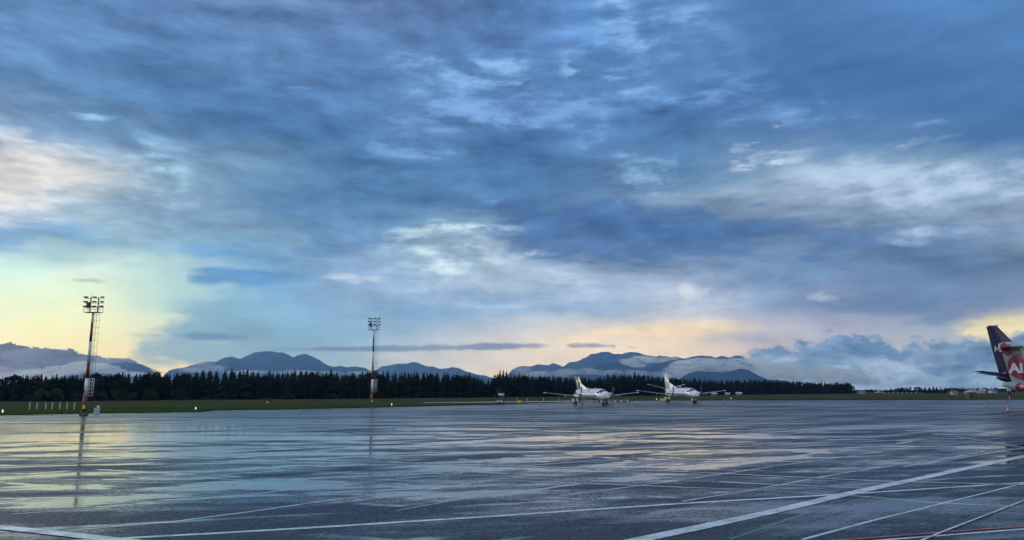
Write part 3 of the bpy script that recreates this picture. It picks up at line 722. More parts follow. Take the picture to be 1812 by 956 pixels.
TOP = [(-400, 660), (0, 664), (60, 661), (75, 662), (130, 663), (180, 660), (240, 659), (300, 657), (340, 657), (380, 653.5), (440, 656), (480, 657), (520, 653), (600, 657.5), (655, 655), (700, 657), (760, 658), (800, 660), (835, 661), (848, 667), (866, 671), (874, 660), (884, 658), (900, 658), (950, 663),
       (1000, 665), (1050, 668), (1092, 661), (1120, 660), (1150, 663), (1172, 666), (1200, 668), (1240, 670), (1300, 673), (1345, 670), (1400, 674), (1450, 675.5), (1475, 677), (1500, 677.5), (1514, 684)]
def interp(T, x): return float(np.interp(x, [t[0] for t in T], [t[1] for t in T]))
random.seed(42)
px = -75.0; ntree = 0; spots = []
while px < 1512:
    by = interp(BASE, px); Y = G(px, by).y
    spots.append((px, Y)); px += random.uniform(.62, 1.38) * (2.08 / Y * F)
LC = {'con': ('dark spruce in the dense wood behind the airfield grass', 'spruce', 'spruces along the edge of the long wood'),
      'bro': ('round dark broadleaf tree among the spruces of the long wood', 'tree', 'broadleaf trees along the edge of the long wood')}
hsel = []
for px, Y in spots:
    if ntree >= 288: break
    Yj = Y + random.uniform(0, 9); v = at(px, 690, Yj); X = v.x
    topz = at(px, interp(TOP, px) - .6, Yj).z
    h = topz * random.choice((random.uniform(.78, .92), random.uniform(.88, .98), random.uniform(.95, 1.08)))
    bro = (px < 130 and random.random() < .7) or (px < 290 and random.random() < .35) or (1400 < px and random.random() < .5) or random.random() < .13
    me = random.choice(BRO if bro else CON); L_ = LC['bro' if bro else 'con']
    o = link('broadleaf_tree' if bro else 'spruce_tree', me); o.location = (X, Yj, 0); s_ = h / 10
    o.scale = (s_ * random.uniform(.8, 1.4),) * 2 + (s_ * (1.02 if bro else 1),); o.rotation_euler = (random.uniform(-.03, .03), random.uniform(-.03, .03), random.uniform(0, 6.28))
    prop(o, L_[0], L_[1], L_[2]); ntree += 1
print('trees', ntree, 'last px', px)
# the depth of the wood behind its edge: one mass
V, Fc, Mi = [], [], []; random.seed(5)
for row, (dy, hh, nb_) in enumerate(((5, .88, 7), (11, .92, 6), (19, .97, 6), (30, 1.0, 6), (44, .98, 5))):
    px = -330.0 if row < 3 else -200
    while px < 1508:
        by = interp(BASE, px); Y = G(px, by).y; Yj = Y + dy + random.uniform(-3, 5)
        v = at(px, 690, Yj); tz = at(px, interp(TOP, px) + .4, Yj).z * hh * random.uniform(.93, 1.04)
        if row > 2 and 846 < px < 872: tz *= .6
        conifer_geo(tz, tz * random.uniform(.22, .30), random.randint(0, 99999), (v.x, Yj, 0), V, Fc, Mi, whorls=11, nb=nb_)
        px += random.uniform(.6, 1.4) * (2.5 / Y * F)
me = mesh_of('wood_interior', (V, Fc, Mi), [M['needle'], M['bark']]); o = link('wood_interior', me)
prop(o, 'inner mass of the long dark spruce wood', 'wood', kind='stuff')
print('wood tris', len(Fc))
# bushes at the foot of the wood
for k in range(22):
    px = random.uniform(-40, 1500) if k > 12 else random.uniform(0, 330); Y = G(px, interp(BASE, px)).y - random.uniform(.5, 4)
    o = link('bush', random.choice(BUS)); v = at(px, 690, Y); o.location = (v.x, Y, 0); s_ = random.uniform(.7, 1.25); o.scale = (s_, s_, s_ * random.uniform(.8, 1.2)); o.rotation_euler = (0, 0, random.uniform(0, 6.28))
    prop(o, 'low green bush at the foot of the long wood', 'bush', 'bushes along the foot of the wood')
# grove and scattered trees at the right
def place_tree(px, topy, basey, me, name, lab, cat, grp=None, wid=1.0, dY=0):
    Y = G(px, basey).y + dY; v = at(px, topy, Y); h = v.z; o = link(name, me); o.location = (v.x, Y, 0)
    s_ = h / 10; o.scale = (s_ * wid, s_ * wid, s_); o.rotation_euler = (0, 0, random.uniform(0, 6.28)); prop(o, lab, cat, grp); return o
for k in range(15):
    px = 1578 + k * 6.6 + random.uniform(-2, 2); tp = interp([(1578, 687), (1592, 684.5), (1630, 683.5), (1660, 684), (1672, 688)], px) + random.uniform(-.6, .8)
    con = px > 1632
    place_tree(px, tp, 696.4, random.choice(CON if con else BRO), 'spruce_tree' if con else 'broadleaf_tree',
               'spruce in the right half of the small grove' if con else 'round tree in the left half of the small grove', 'spruce' if con else 'tree',
               'spruces of the small grove' if con else 'broadleaf trees of the small grove', 1.5 if con else 1.25, random.uniform(0, 25))
for px, tp, w_ in ((1520, 690, 1.4), (1533, 689, 1.6), (1541, 688.4, 1.5), (1549, 688.6, 1.3), (1560, 691.2, 1.4), (1568, 691.5, 1.3)):
    place_tree(px, tp, 696.0, random.choice(BRO), 'broadleaf_tree', 'low round tree in the gap between the long wood and the grove', 'tree', 'low trees between the wood and the grove', w_ * 1.3, 60)
place_tree(1731, 685.2, 695.6, CON[4], 'spruce_tree', 'single pointed spruce standing between the far barn roofs', 'spruce', None, 1.9, 0)
place_tree(1703, 688.2, 695.2, BRO[1], 'broadleaf_tree', 'round tree left of the long grey barn roof', 'tree', None, 1.5, 120)
V, Fc, Mi = [], [], []; random.seed(9)
px = 1440
while px < 2150:
    Yj = 900 + random.uniform(0, 160); hgt = random.uniform(1.3, 2.6) if px < 1670 else random.uniform(3.6, 5.6) + 1.6 * noise.noise(Vector((px * .03, 0, 0)))
    v = at(px, 690, Yj); broad_geo(hgt, 3.6, random.randint(0, 9999), (v.x, Yj, 0), V, Fc, Mi, clumps=8, leaves=12, ls=1.0, low=.1)
    px += random.uniform(2, 4)
o = link('far_treeline', mesh_of('far_treeline', (V, Fc, Mi), [M['leaf'], M['bark']])); prop(o, 'low distant treeline under the cloud bank at the right', 'treeline', kind='stuff')

# ================================================================== floodlight masts
def make_mast(px, base_y, H, label, lamps, dark_top, seed):
    g0 = G(px, base_y); root = empty('floodlight_mast', (g0.x, g0.y, 0), 0, label, 'floodlight mast', 'floodlight masts beside the apron')
    bm = bmesh.new(); abox(bm, (0, 0, .15), (.72, .72, .3)); lathe(bm, [(.34, .36), (.34, .46), (.22, .5)], 12); from_bm('base', bm, M['darkgrey'], root)
    zb = [.5, .17 * H, .31 * H, .45 * H, .62 * H, .775 * H, .865 * H]; cols = ['red', 'mastwhite', 'red', 'mastwhite', 'red', 'mastwhite']
    def rad(z): return .235 - .115 * (z / (H * .865))
    for k, (z0, z1) in enumerate(zip(zb[:-1], zb[1:])):
        bm = bmesh.new(); atube(bm, (0, 0, z0), (0, 0, z1), rad(z0), rad(z1), 14, cap=True); from_bm('pole_section', bm, M[cols[k]], root)
    top = zb[-1]
    bm = bmesh.new(); w = .92
    abox(bm, (0, 0, top + .05), (2 * w, .9, .06))
    for s in (-1, 1):
        for y in (-.45, .45): atube(bm, (s * w, y, top), (s * w, y, top + .75), .02, n=6)
        atube(bm, (s * w, -.45, top + .75), (s * w, .45, top + .75), .018, n=6)
    for y in (-.45, .45):
        atube(bm, (-w, y, top + .75), (w, y, top + .75), .018, n=6); atube(bm, (-w, y, top + .4), (w, y, top + .4), .014, n=6)
    plat = from_bm('platform', bm, M['darkgrey'], root)
    zt = H
    for s in (-.42, .52):
        bm = bmesh.new(); abox(bm, (s, 0, (top + zt) / 2), (.10, .10, zt - top)); from_bm('lamp_post', bm, M['darkgrey'], root)
    bm = bmesh.new()
    rows_ = [zt - .02 - .56 * k for k in range(3)]
    for z in rows_: atube(bm, (-1.15, 0, z - .16), (1.15, 0, z - .16), .025, n=6)
    from_bm('crossarm', bm, M['darkgrey'], root)
    rnd = random.Random(seed)
    for z in rows_:
        for x in lamps:
            for dx in (0,):
                bm = bmesh.new(); R_ = Matrix.Rotation(math.radians(-8 + rnd.uniform(-5, 5)), 4, 'X')
                abox(bm, (x + dx, -.20, z), (.50 if x < .9 else .36, .32, .085), R_)
                abox(bm, (x + dx, -.06, z + .06), (.26, .2, .07), R_)
                lo = from_bm('floodlight', bm, M['lampdark'], root)
                bm = bmesh.new(); abox(bm, (x + dx, -.22, z - .058), (.40 if x < .9 else .28, .32, .012), R_); from_bm('lamp_glass', bm, M['lampglass'], lo)
    bm = bmesh.new(); atube(bm, (-.42, 0, zt), (-.42, 0, zt + .45), .015, n=5); atube(bm, (-.3, 0, zt), (-.22, 0, zt + .35), .012, n=5); from_bm('lightning_rod', bm, M['steel'], root)
    bm = bmesh.new(); abox(bm, (-.62, -.1, top + .95), (.32, .3, .7)); from_bm('ballast_box', bm, M['darkgrey'], root)
    # ladder with safety hoops on the right of the pole
    x0 = .36; bm = bmesh.new(); z0, z1 = .32 * H, top + .3
    for y in (-.2, .2): atube(bm, (x0, y, z0), (x0, y, z1), .016, n=6)
    z = z0
    while z < z1: atube(bm, (x0, -.2, z), (x0, .2, z), .014, n=5); z += .3
    for z in np.arange(z0 + .6, z1 - .3, 1.5): atube(bm, (0, 0, z), (x0, 0, z), .018, n=5)
    from_bm('ladder', bm, M['steel'], root)
    bm = bmesh.new(); zs = np.arange(z0 + .5, z1, .78)
    def hoop(t): a = math.pi * t; return (x0 + .52 * math.sin(a), .33 * math.cos(a))
    for z in zs:
        pts = [(*hoop(k / 8), z) for k in range(9)]
        for a, b_ in zip(pts[:-1], pts[1:]): atube(bm, a, b_, .011, n=5, cap=False)
    for t in (.2, .5, .8): x, y = hoop(t); atube(bm, (x, y, zs[0]), (x, y, zs[-1]), .010, n=5)
    from_bm('safety_cage', bm, M['steel'], root)
    bm = bmesh.new(); za, zc = .165 * H, .31 * H
    for x in (.33, .62, .86): atube(bm, (x, 0, za), (x, 0, zc), .03, n=6)
    for z in np.linspace(za, zc, 6): atube(bm, (.2, 0, z), (.86, 0, z), .022, n=6)
    from_bm('climbing_guard', bm, M['mastwhite'], root)
    bm = bmesh.new(); abox(bm, (.1, -.27, 1.05), (.26, .2, .46)); abox(bm, (.1, -.375, 1.05), (.2, .01, .36)); from_bm('control_box', bm, M['yellow'], root)
    bm = bmesh.new(); abox(bm, (0, -.235, .2 * H), (.12, .02, .3)); from_bm('number_plate', bm, M['darkgrey'], root)
    return root
make_mast(148, 736.2, 14.15, 'nearer red and white floodlight mast at the far left', (-.92, .12, 1.05), False, 1)
make_mast(657.5, 720.6, 15.9, 'farther red and white floodlight mast in front of the wood, left of the planes', (-.80, .12, .98), True, 2)

# ================================================================== small things on the grass and apron
def post_at(px, base_y, h, w_, lab, grp, foot=False):
    g0 = G(px, base_y); bm = bmesh.new(); abox(bm, (0, 0, h / 2), (w_, w_, h)); abox(bm, (0, 0, h + .02), (w_ * 1.15, w_ * 1.15, .04))
    if foot: abox(bm, (0, 0, .05), (w_ * 2.2, w_ * 2.2, .1))
    o = from_bm('marker_post', bm, M['post']); o.location = g0; prop(o, lab, 'post', grp); return o
for k, x in enumerate((52, 65, 80.5, 92, 105.5, 118, 131)):
    o = post_at(x, 724.3, 1.05, .13, ('first', 'second', 'third', 'fourth', 'fifth', 'sixth', 'seventh')[k] + ' white post from the left in the row of seven left of the nearer mast', 'row of white posts on the grass at the far left')
for x, y, w_ in ((915, 710.0, 'pale post directly behind the rounded yellow box'), (933, 712.2, 'pale post just right of the rounded yellow box'), (962, 711.6, 'pale post under the left wing tip of the left plane'), (989, 710.8, 'pale post under the middle of the left wing of the left plane')):
    o = post_at(x, y, 1.0, .13, w_, 'pale posts along the taxiway strip', True)
for x in range(1565, 1622, 8):
    post_at(x, 697.2, 1.2, .3, 'pale fence post on the far grass in front of the small grove', 'far pale fence posts before the grove')
def edge_light(px, y, lab, lit=True, r=.075):
    g0 = G(px, y); root = empty('edge_light', g0, 0, lab, 'light')
    bm = bmesh.new(); lathe(bm, [(.12, 0), (.12, .05), (.035, .08), (.035, .28), (.09, .30)], 10); from_bm('stem', bm, M['darkgrey'], root)
    bm = bmesh.new(); lathe(bm, [(.09, .30), (r, .36), (r, .50), (r * .7, .60), (.02, .64)], 12); from_bm('lamp', bm, M['lampwhite'] if lit else M['yellow'], root)
edge_light(4, 734.2, 'small lit edge light at the left end of the apron edge')
edge_light(346, 728.2, 'small lit edge light left of the step in the apron edge')
edge_light(473, 716, 'small yellow edge marker on the grass between the two masts', False, .2)
edge_light(693, 720.3, 'small lit edge light just right of the middle mast')
edge_light(1162, 709.2, 'small lit edge light left of the yellow box by the right plane')
edge_light(1293.5, 707.6, 'small lit edge light on the grass right of the right plane')
def cabinet(px, y):
    g0 = G(px, y); root = empty('utility_cabinet', g0, 0, 'small grey and white utility cabinet on the grass right of the nearer mast', 'cabinet')
    bm = bmesh.new(); abox(bm, (-.14, 0, .42), (.26, .3, .62)); abox(bm, (.16, .02, .50), (.30, .34, .8)); abox(bm, (0, 0, .06), (.66, .42, .12)); from_bm('body', bm, M['offwhite'], root)
    bm = bmesh.new(); lathe(bm, [(.17, .88), (.17, .93), (.1, 1.0), (0.01, 1.02)], 12, at_=(.14, 0, 0)); from_bm('lid', bm, M['white'], root)
    bm = bmesh.new(); abox(bm, (.02, -.16, .36), (.1, .02, .36)); from_bm('door', bm, M['darkgrey'], root)
cabinet(170.5, 732.2)
def board(px, y):
    g0 = G(px, y); root = empty('information_board', g0, 0, 'pale raised board on thin posts with two hooded lamps at its foot', 'sign')
    bm = bmesh.new(); abox(bm, (0, 0, 2.05), (1.25, .08, .52)); from_bm('panel', bm, M['offwhite'], root)
    bm = bmesh.new(); abox(bm, (-.42, -.07, 2.14), (.5, .06, .24)); from_bm('lamp_box', bm, M['white'], root)
    bm = bmesh.new(); atube(bm, (-.4, 0, 0), (-.4, 0, 1.9), .04, n=8); atube(bm, (.45, 0, 0), (.45, 0, 1.9), .03, n=8); from_bm('stand', bm, M['darkgrey'], root)
board(887, 715.2)
for dx, lab in ((-3.2, 'left white hooded lamp under the raised board'), (2.2, 'right white hooded lamp under the raised board')):
    g0 = G(884.5 + dx, 716.3); root = empty('hooded_lamp', g0, 0, lab, 'lamp')
    bm = bmesh.new(); abox(bm, (0, 0, .25), (.34, .34, .5)); from_bm('body', bm, M['black'], root)
    bm = bmesh.new(); lathe(bm, [(.2, .5), (.22, .62), (.16, .8), (.02, .86)], 12); from_bm('hood', bm, M['mastwhite'], root)
def yellow_box(px, y, w_, h_, lab, round_=False):
    g0 = G(px, y); root = empty('yellow_sign_box', g0, 0, lab, 'box')
    bm = bmesh.new(); abox(bm, (0, 0, .18 + h_ / 2), (w_, .35, h_))
    bmesh.ops.bevel(bm, geom=bm.edges[:], offset=.05 if not round_ else .13, segments=2, affect='EDGES'); from_bm('body', bm, M['yellow'], root)
    for s in (-1, 1):
        bm = bmesh.new(); abox(bm, (s * w_ * .35, 0, .09), (.08, .25, .19)); from_bm('foot', bm, M['darkgrey'], root)
yellow_box(919, 715.2, 1.0, .58, 'rounded yellow box on the grass wedge right of the raised board', True)
yellow_box(1172.5, 710.6, 1.35, .62, 'square yellow box on the grass under the left wing of the right plane')
def cone(px, y, h, lab, grp=None, dark=False, small=False):
    g0 = G(px, y); root = empty('traffic_cone', g0, random.uniform(0, 1), lab, 'cone', grp)
    r = h * .24; bm = bmesh.new(); abox(bm, (0, 0, h * .03), (h * .62, h * .62, h * .06)); from_bm('base', bm, M['black'] if dark else M['orange'], root)
    m1 = M['orange']
    def sec(n_, a, b_, mm, up=.0):
        bm = bmesh.new(); lathe(bm, [(r * (1 - a) + .02 + up, h * (.06 + .94 * a)), (r * (1 - b_) + .02 + up, h * (.06 + .94 * b_))], 14); from_bm(n_, bm, mm, root)
    sec('cone_body', 0, 1, m1); sec('reflective_band', .28, .46, M['reflective'], .004); sec('reflective_band', .64, .78, M['reflective'], .004)
    return root
cone(1783.5, 730.0, .80, 'nearest orange and white cone in front of the cargo plane tail')
cone(1745, 720.8, .68, 'orange and white cone with black base, left of the nearest cone', dark=True)
cone(956, 717.6, .62, 'orange cone with black base off the left wing tip of the left plane', dark=True)
cone(1030.5, 717.0, .70, 'orange cone beside the left main wheel of the left plane', dark=True)
cone(1078, 717.0, .62, 'orange cone just right of the nose wheels of the left plane', dark=True)
cone(1084.5, 716.8, .74, 'orange cone under the right engine of the left plane', dark=True)
cone(1127, 715.4, .78, 'orange cone standing alone between the two propeller planes', dark=True)
cone(1198.5, 713.6, .55, 'orange cone under the belly of the right plane', dark=True)
cone(1236, 713.6, .62, 'orange cone just right of the right wheels of the right plane', dark=False)
cone(1241, 713.4, .62, 'second orange cone right of the right wheels of the right plane', dark=False)
cone(1280.5, 713.0, .75, 'orange cone off the right wing tip of the right plane', dark=True)
def barrier(px, y, lab):
    g0 = G(px, y); root = empty('low_barrier', g0, 0, lab, 'barrier', 'low striped barriers behind the left plane')
    for k in range(4):
        bm = bmesh.new(); abox(bm, ((k - 1.5) * .42, 0, .45), (.41, .12, .26)); from_bm('board_section', bm, M['red'] if k % 2 else M['mastwhite'], root)
    for s in (-1, 1):
        bm = bmesh.new(); abox(bm, (s * .6, 0, .16), (.3, .5, .3)); from_bm('foot', bm, M['black'], root)
for x, w_ in ((1055, 'first'), (1066, 'second'), (1088, 'third'), (1099, 'fourth'), (1110, 'fifth')):
    barrier(x, 711.8, w_ + ' from the left of the low red and white striped barriers behind the left plane')
# signal post with two round lamps under the near tail
g0 = G(1787, 708.2); root = empty('signal_post', g0, 0, 'red and black signal post with two round white lamps under the tail planes', 'signal')
bm = bmesh.new(); atube(bm, (-.1, 0, 0), (-.1, 0, 1.5), .09, .08, 10); from_bm('post', bm, M['mastwhite'], root)
bm = bmesh.new(); abox(bm, (.3, 0, 1.75), (.5, .4, 1.9)); from_bm('cabinet', bm, M['red'], root)
bm = bmesh.new(); abox(bm, (-.15, -.1, 1.9), (.7, .3, 1.1)); from_bm('panel', bm, M['black'], root)
for x, z in ((-.42, 2.85), (.28, 2.95)):
    bm = bmesh.new(); bmesh.ops.create_uvsphere(bm, u_segments=12, v_segments=8, radius=.24, matrix=Matrix.Translation((x, -.1, z)))
    from_bm('round_lamp', bm, M['mastwhite'], root, smooth=True)
    bm = bmesh.new(); abox(bm, (x, -.1, z - .28), (.1, .1, .2)); from_bm('bracket', bm, M['black'], root)
# dark equipment shed left of the signal post
g0 = G(1765, 706.4); root = empty('equipment_shed', (g0.x, g0.y + 14, 0), 0, 'low dark green shed on the grass left of the signal post', 'shed')
bm = bmesh.new(); abox(bm, (0, 0, 1.05), (2.6, 2, 2.1)); from_bm('wall', bm, mat('dark_green_sheet', (.025, .035, .03), .6), root)
bm = bmesh.new(); abox(bm, (0, 0, 2.17), (2.8, 2.2, .12)); from_bm('roof', bm, M['darkgrey'], root)
bm = bmesh.new(); abox(bm, (.5, -1.02, .95), (.8, .04, 1.8)); from_bm('door', bm, M['darkgrey'], root)

# far buildings: long grey roof, white sheds
M['roof'] = mat('grey_blue_roof', (.24, .29, .33), .45, var=.15, scale=.6)
M['roofdark'] = mat('dark_roof', (.10, .10, .11), .6, var=.2, scale=.6)
M['wall'] = mat('white_rendered_wall', (.46, .45, .43), .7, var=.1, scale=.5)
M['redroof'] = mat('red_tile_roof', (.30, .10, .07), .7, var=.2, scale=.6)
def barn(px, y, dY, L, D_, hw, hr, rz, lab, roof='roof', wall='wall'):
    g0 = G(px, y); X = at(px, y, g0.y + dY).x; root = empty('farm_building', (X, g0.y + dY, 0), rz, lab, 'building')
    bm = bmesh.new(); abox(bm, (0, 0, hw / 2), (L, D_, hw))
    for s in (-1, 1):
        vs = [bm.verts.new((s * L / 2, -D_ / 2, hw)), bm.verts.new((s * L / 2, D_ / 2, hw)), bm.verts.new((s * L / 2, 0, hr))]; bm.faces.new(vs)
    from_bm('wall', bm, M[wall], root)
    bm = bmesh.new()
    for s in (-1, 1):
        e = .5; a_ = (0, hr + .12); b_ = (s * (D_ / 2 + e), hw - .15)
        vs = [bm.verts.new((x, yy, z)) for x in (-L / 2 - e, L / 2 + e) for (yy, z) in (a_, b_, (b_[0], b_[1] + .14), (0, a_[1] + .14))]
        for f in ((0, 1, 2, 3), (4, 5, 6, 7), (0, 1, 5, 4), (1, 2, 6, 5), (2, 3, 7, 6), (3, 0, 4, 7)): bm.faces.new([vs[i] for i in f])
    bmesh.ops.recalc_face_normals(bm, faces=bm.faces); from_bm('roof', bm, M[roof], root)
    for k in range(3):
        bm = bmesh.new(); abox(bm, (-L / 3 + k * L / 3, -D_ / 2 - .03, hw * .5), (L * .09, .06, hw * .4)); from_bm('window', bm, M['glass'], root)
    bm = bmesh.new(); abox(bm, (L * .42, -D_ / 2 - .03, hw * .38), (L * .08, .06, hw * .74)); from_bm('door', bm, M['darkgrey'], root)
barn(1722, 696.6, 60, 7.0, 9, 1.7, 4.6, math.radians(62), 'barn with a long steep grey roof left of the single pointed spruce')
barn(1738.5, 696.5, 80, 5.0, 6, 2.2, 4.0, math.radians(-20), 'small grey roofed house right of the single pointed spruce')
barn(1688, 698.4, 0, 3.6, 3.0, 1.5, 2.2, .1, 'small white hut with a dark red roof on the far grass', 'redroof')
barn(1713, 697.4, 0, 3.4, 3.0, 1.3, 2.0, 0, 'low white hut on the grass left of the barn', 'wall')
barn(1757, 696.2, 60, 6, 5, 1.9, 3.2, .2, 'pale cottage left of the cargo plane tail', 'roofdark')
barn(1307, 699.4, -5, 2.6, 2.2, 1.0, 1.5, 0, 'small white hut at the foot of the wood right of the right plane', 'wall')
barn(1263, 699.6, -5, 2.4, 2.0, .9, 1.3, 0, 'white hut at the foot of the wood above the right plane wing', 'wall')
barn(1287, 699.4, -5, 1.8, 1.8, .8, 1.2, 0, 'tiny pale hut between the two white huts at the foot of the wood', 'wall')
barn(1525, 697.4, 30, 4.0, 3.4, 1.5, 2.4, .2, 'pale hut beyond the right end of the long wood', 'roofdark')
barn(1556, 696.6, 150, 7.0, 4.4, 2.0, 2.8, 0, 'long low white building between the wood and the grove', 'roof')
M['livery'] = mat('pale_green_grey_livery', (.36, .40, .40), .34, coat=.25, var=.08, scale=.8)
M['wing'] = mat('grey_wing_paint', (.30, .31, .33), .4, var=.1)
# ================================================================== aircraft
def super_ring(x, zc, ry, rz, n):
    return [Vector((x, ry * math.sin(2 * math.pi * k / n), zc + rz * math.cos(2 * math.pi * k / n))) for k in range(n)]
def fuselage_obj(secs, m, root, n=28, name='fuselage'):
    bm = bmesh.new(); prev = None; rings = []
    xs = np.linspace(secs[0][0], secs[-1][0], 46); S = np.array(secs)
    def smooth_i(x, c): return float(np.interp(x, S[:, 0], S[:, c]))
    for x in xs:
        ring = [bm.verts.new(v) for v in super_ring(x, smooth_i(x, 1), smooth_i(x, 2), smooth_i(x, 3), n)]; rings.append(ring)
    for a, b_ in zip(rings[:-1], rings[1:]):
        for k in range(n): bm.faces.new((a[k], a[(k + 1) % n], b_[(k + 1) % n], b_[k]))
    bm.faces.new(rings[0]); bm.faces.new(rings[-1]); bmesh.ops.recalc_face_normals(bm, faces=bm.faces)
    return from_bm(name, bm, m, root, smooth=True), smooth_i
AIR = [(0, 0), (.03, .45), (.12, .85), (.3, 1), (.6, .75), (1, .04), (.6, -.55), (.3, -.75), (.12, -.65), (.03, -.35)]
def lift(name, secs, m, root, vertical=False, smooth=True):
    """secs: (x leading edge, span position y or z, z or y, chord, thickness)"""
    bm = bmesh.new(); rings = []
    for (x, a, b_, ch, th) in secs:
        ring = []
        for u, t in AIR:
            off = t * th / 2 if not vertical else (1 if t > 0 else -1) * abs(t) * th / 2
            ring.append(bm.verts.new((x - u * ch, b_ + off, a) if vertical else (x - u * ch, a, b_ + off)))
        rings.append(ring)
    for p, q in zip(rings[:-1], rings[1:]):
        for k in range(10): bm.faces.new((p[k], p[(k + 1) % 10], q[(k + 1) % 10], q[k]))
    bm.faces.new(rings[0]); bm.faces.new(rings[-1]); bmesh.ops.recalc_face_normals(bm, faces=bm.faces)
    return from_bm(name, bm, m, root, smooth=smooth)
def patch(name, fs, x0, x1, a0, a1, m, root, off=.012, nx=5, na=5, skew=0.0):
    """a pane or painted band lying on the fuselage between stations x0..x1 and angles a0..a1 (from the top, + = left)"""
    bm = bmesh.new(); g_ = []
    for i in range(nx + 1):
        r_ = []
        for j in range(na + 1):
            a = math.radians(a0 + (a1 - a0) * j / na); x = x0 + (x1 - x0) * i / nx + skew * j / na
            ry, rz, zc = fs(x, 2) + off, fs(x, 3) + off, fs(x, 1)
            r_.append(bm.verts.new((x, ry * math.sin(a), zc + rz * math.cos(a))))
        g_.append(r_)
    for i in range(nx):
        for j in range(na): bm.faces.new((g_[i][j], g_[i + 1][j], g_[i + 1][j + 1], g_[i][j + 1]))
    bmesh.ops.recalc_face_normals(bm, faces=bm.faces)
    return from_bm(name, bm, m, root, smooth=True)
def wheel_pair(root, name, x, y, r, top, m_strut='darkgrey', gap=.22):
    t = empty(name, (0, 0, 0)); t.parent = root
    bm = bmesh.new(); atube(bm, (x, y, r), (x, y, top), .07, .09, 10); atube(bm, (x, y - gap, r), (x, y + gap, r), .05, n=8); atube(bm, (x, y, r + .4), (x + .5, y, top), .04, n=6); from_bm('strut', bm, M[m_strut], t)
    for s in (-1, 1):
        bm = bmesh.new(); w = r * .42
        lathe(bm, [(r * .5, -w / 2), (r * .9, -w / 2), (r, -w / 4), (r, w / 4), (r * .9, w / 2), (r * .5, w / 2)], 18, axis='Y', at_=(x, y + s * gap, r)); from_bm('wheel', bm, M['black'], t)
        bm = bmesh.new(); lathe(bm, [(r * .5, -w / 2 - .01), (r * .5, w / 2 + .01)], 14, axis='Y', at_=(x, y + s * gap, r)); from_bm('hub', bm, M['darkgrey'], t)
    return t
def propeller(root, x, y, z, R_, blades=4, rot=0):
    t = empty('propeller', (0, 0, 0)); t.parent = root
    bm = bmesh.new(); lathe(bm, [(.26, x - .1), (.25, x + .1), (.17, x + .32), (.06, x + .46), (.005, x + .48)], 14, axis='X', at_=(0, y, z)); from_bm('spinner', bm, M['darkgrey'], t)
    for k in range(blades):
        a = rot + 2 * math.pi * k / blades; bm = bmesh.new(); d = Vector((0, math.sin(a), math.cos(a))); s_ = Vector((0, math.cos(a), -math.sin(a)))
        prev = None
        for u, w, tw in ((.12, .06, 80), (.25, .12, 62), (.5, .16, 45), (.8, .15, 32), (.97, .11, 26), (1, .05, 26)):
            c = Vector((x + .12, y, z)) + d * R_ * u; t_ = math.radians(tw); wv = (s_ * math.cos(t_) + Vector((1, 0, 0)) * math.sin(t_)) * w; nv = (s_ * -math.sin(t_) + Vector((1, 0, 0)) * math.cos(t_)) * .02
            ring = [bm.verts.new(c + wv), bm.verts.new(c + nv), bm.verts.new(c - wv), bm.verts.new(c - nv)]
            if prev:
                for i in range(4): bm.faces.new((prev[i], prev[(i + 1) % 4], ring[(i + 1) % 4], ring[i]))
            else: bm.faces.new(ring)
            prev = ring
        bm.faces.new(prev); bmesh.ops.recalc_face_normals(bm, faces=bm.faces); from_bm('blade', bm, M['darkgrey'], t)
def nacelle(root, x0, x1, y, z, ry, rz, m='white', intake=True):
    bm = bmesh.new(); n = 18; rings = []
    for t, f, dz in ((0, .45, 0), (.03, .62, 0), (.10, .85, -.03), (.25, 1, -.06), (.5, 1.02, -.05), (.75, .8, .02), (.95, .42, .08), (1, .2, .1)):
        x = x1 + (x0 - x1) * t; rings.append([bm.verts.new((x, y + ry * f * math.sin(2 * math.pi * k / n), z + dz + rz * f * math.cos(2 * math.pi * k / n))) for k in range(n)])
    for a, b_ in zip(rings[:-1], rings[1:]):
        for k in range(n): bm.faces.new((a[k], a[(k + 1) % n], b_[(k + 1) % n], b_[k]))
    bm.faces.new(rings[0]); bm.faces.new(rings[-1]); bmesh.ops.recalc_face_normals(bm, faces=bm.faces)
    t = from_bm('engine_nacelle', bm, M[m], root, smooth=True)
    if intake:
        bm = bmesh.new(); abox(bm, (x1 - .12, y, z - rz * .62), (.12, ry * .9, rz * .34)); bmesh.ops.bevel(bm, geom=bm.edges[:], offset=.03, segments=1, affect='EDGES'); from_bm('air_intake', bm, M['black'], t)
        bm = bmesh.new(); abox(bm, (x0 + (x1 - x0) * .35, y + ry * .95, z - .05), (.7, .12, .26)); from_bm('exhaust', bm, M['darkgrey'], t)
    return t
def lettering(name, body, size, m, root, M4, bold=.0, conform=None):
    cu = bpy.data.curves.new('lettering', 'FONT'); cu.body = body; cu.size = size; cu.offset = bold; cu.fill_mode = 'FRONT' if hasattr(cu, 'fill_mode') else cu.fill_mode
    cu.dimensions = '2D'; t = bpy.data.objects.new('lettering_source', cu); COL.objects.link(t)
    bpy.context.view_layer.update(); dg = bpy.context.evaluated_depsgraph_get(); me = bpy.data.meshes.new_from_object(t.evaluated_get(dg)); bpy.data.objects.remove(t); bpy.data.curves.remove(cu)
    b2 = bmesh.new(); b2.from_mesh(me); bmesh.ops.triangulate(b2, faces=b2.faces); bmesh.ops.subdivide_edges(b2, edges=b2.edges[:], cuts=3, use_grid_fill=True); b2.to_mesh(me); b2.free()
    me.transform(M4)
    if conform:
        for v in me.vertices: v.co = conform(v.co)
    me.materials.clear(); me.name = name
    return link(name, me, root, m)

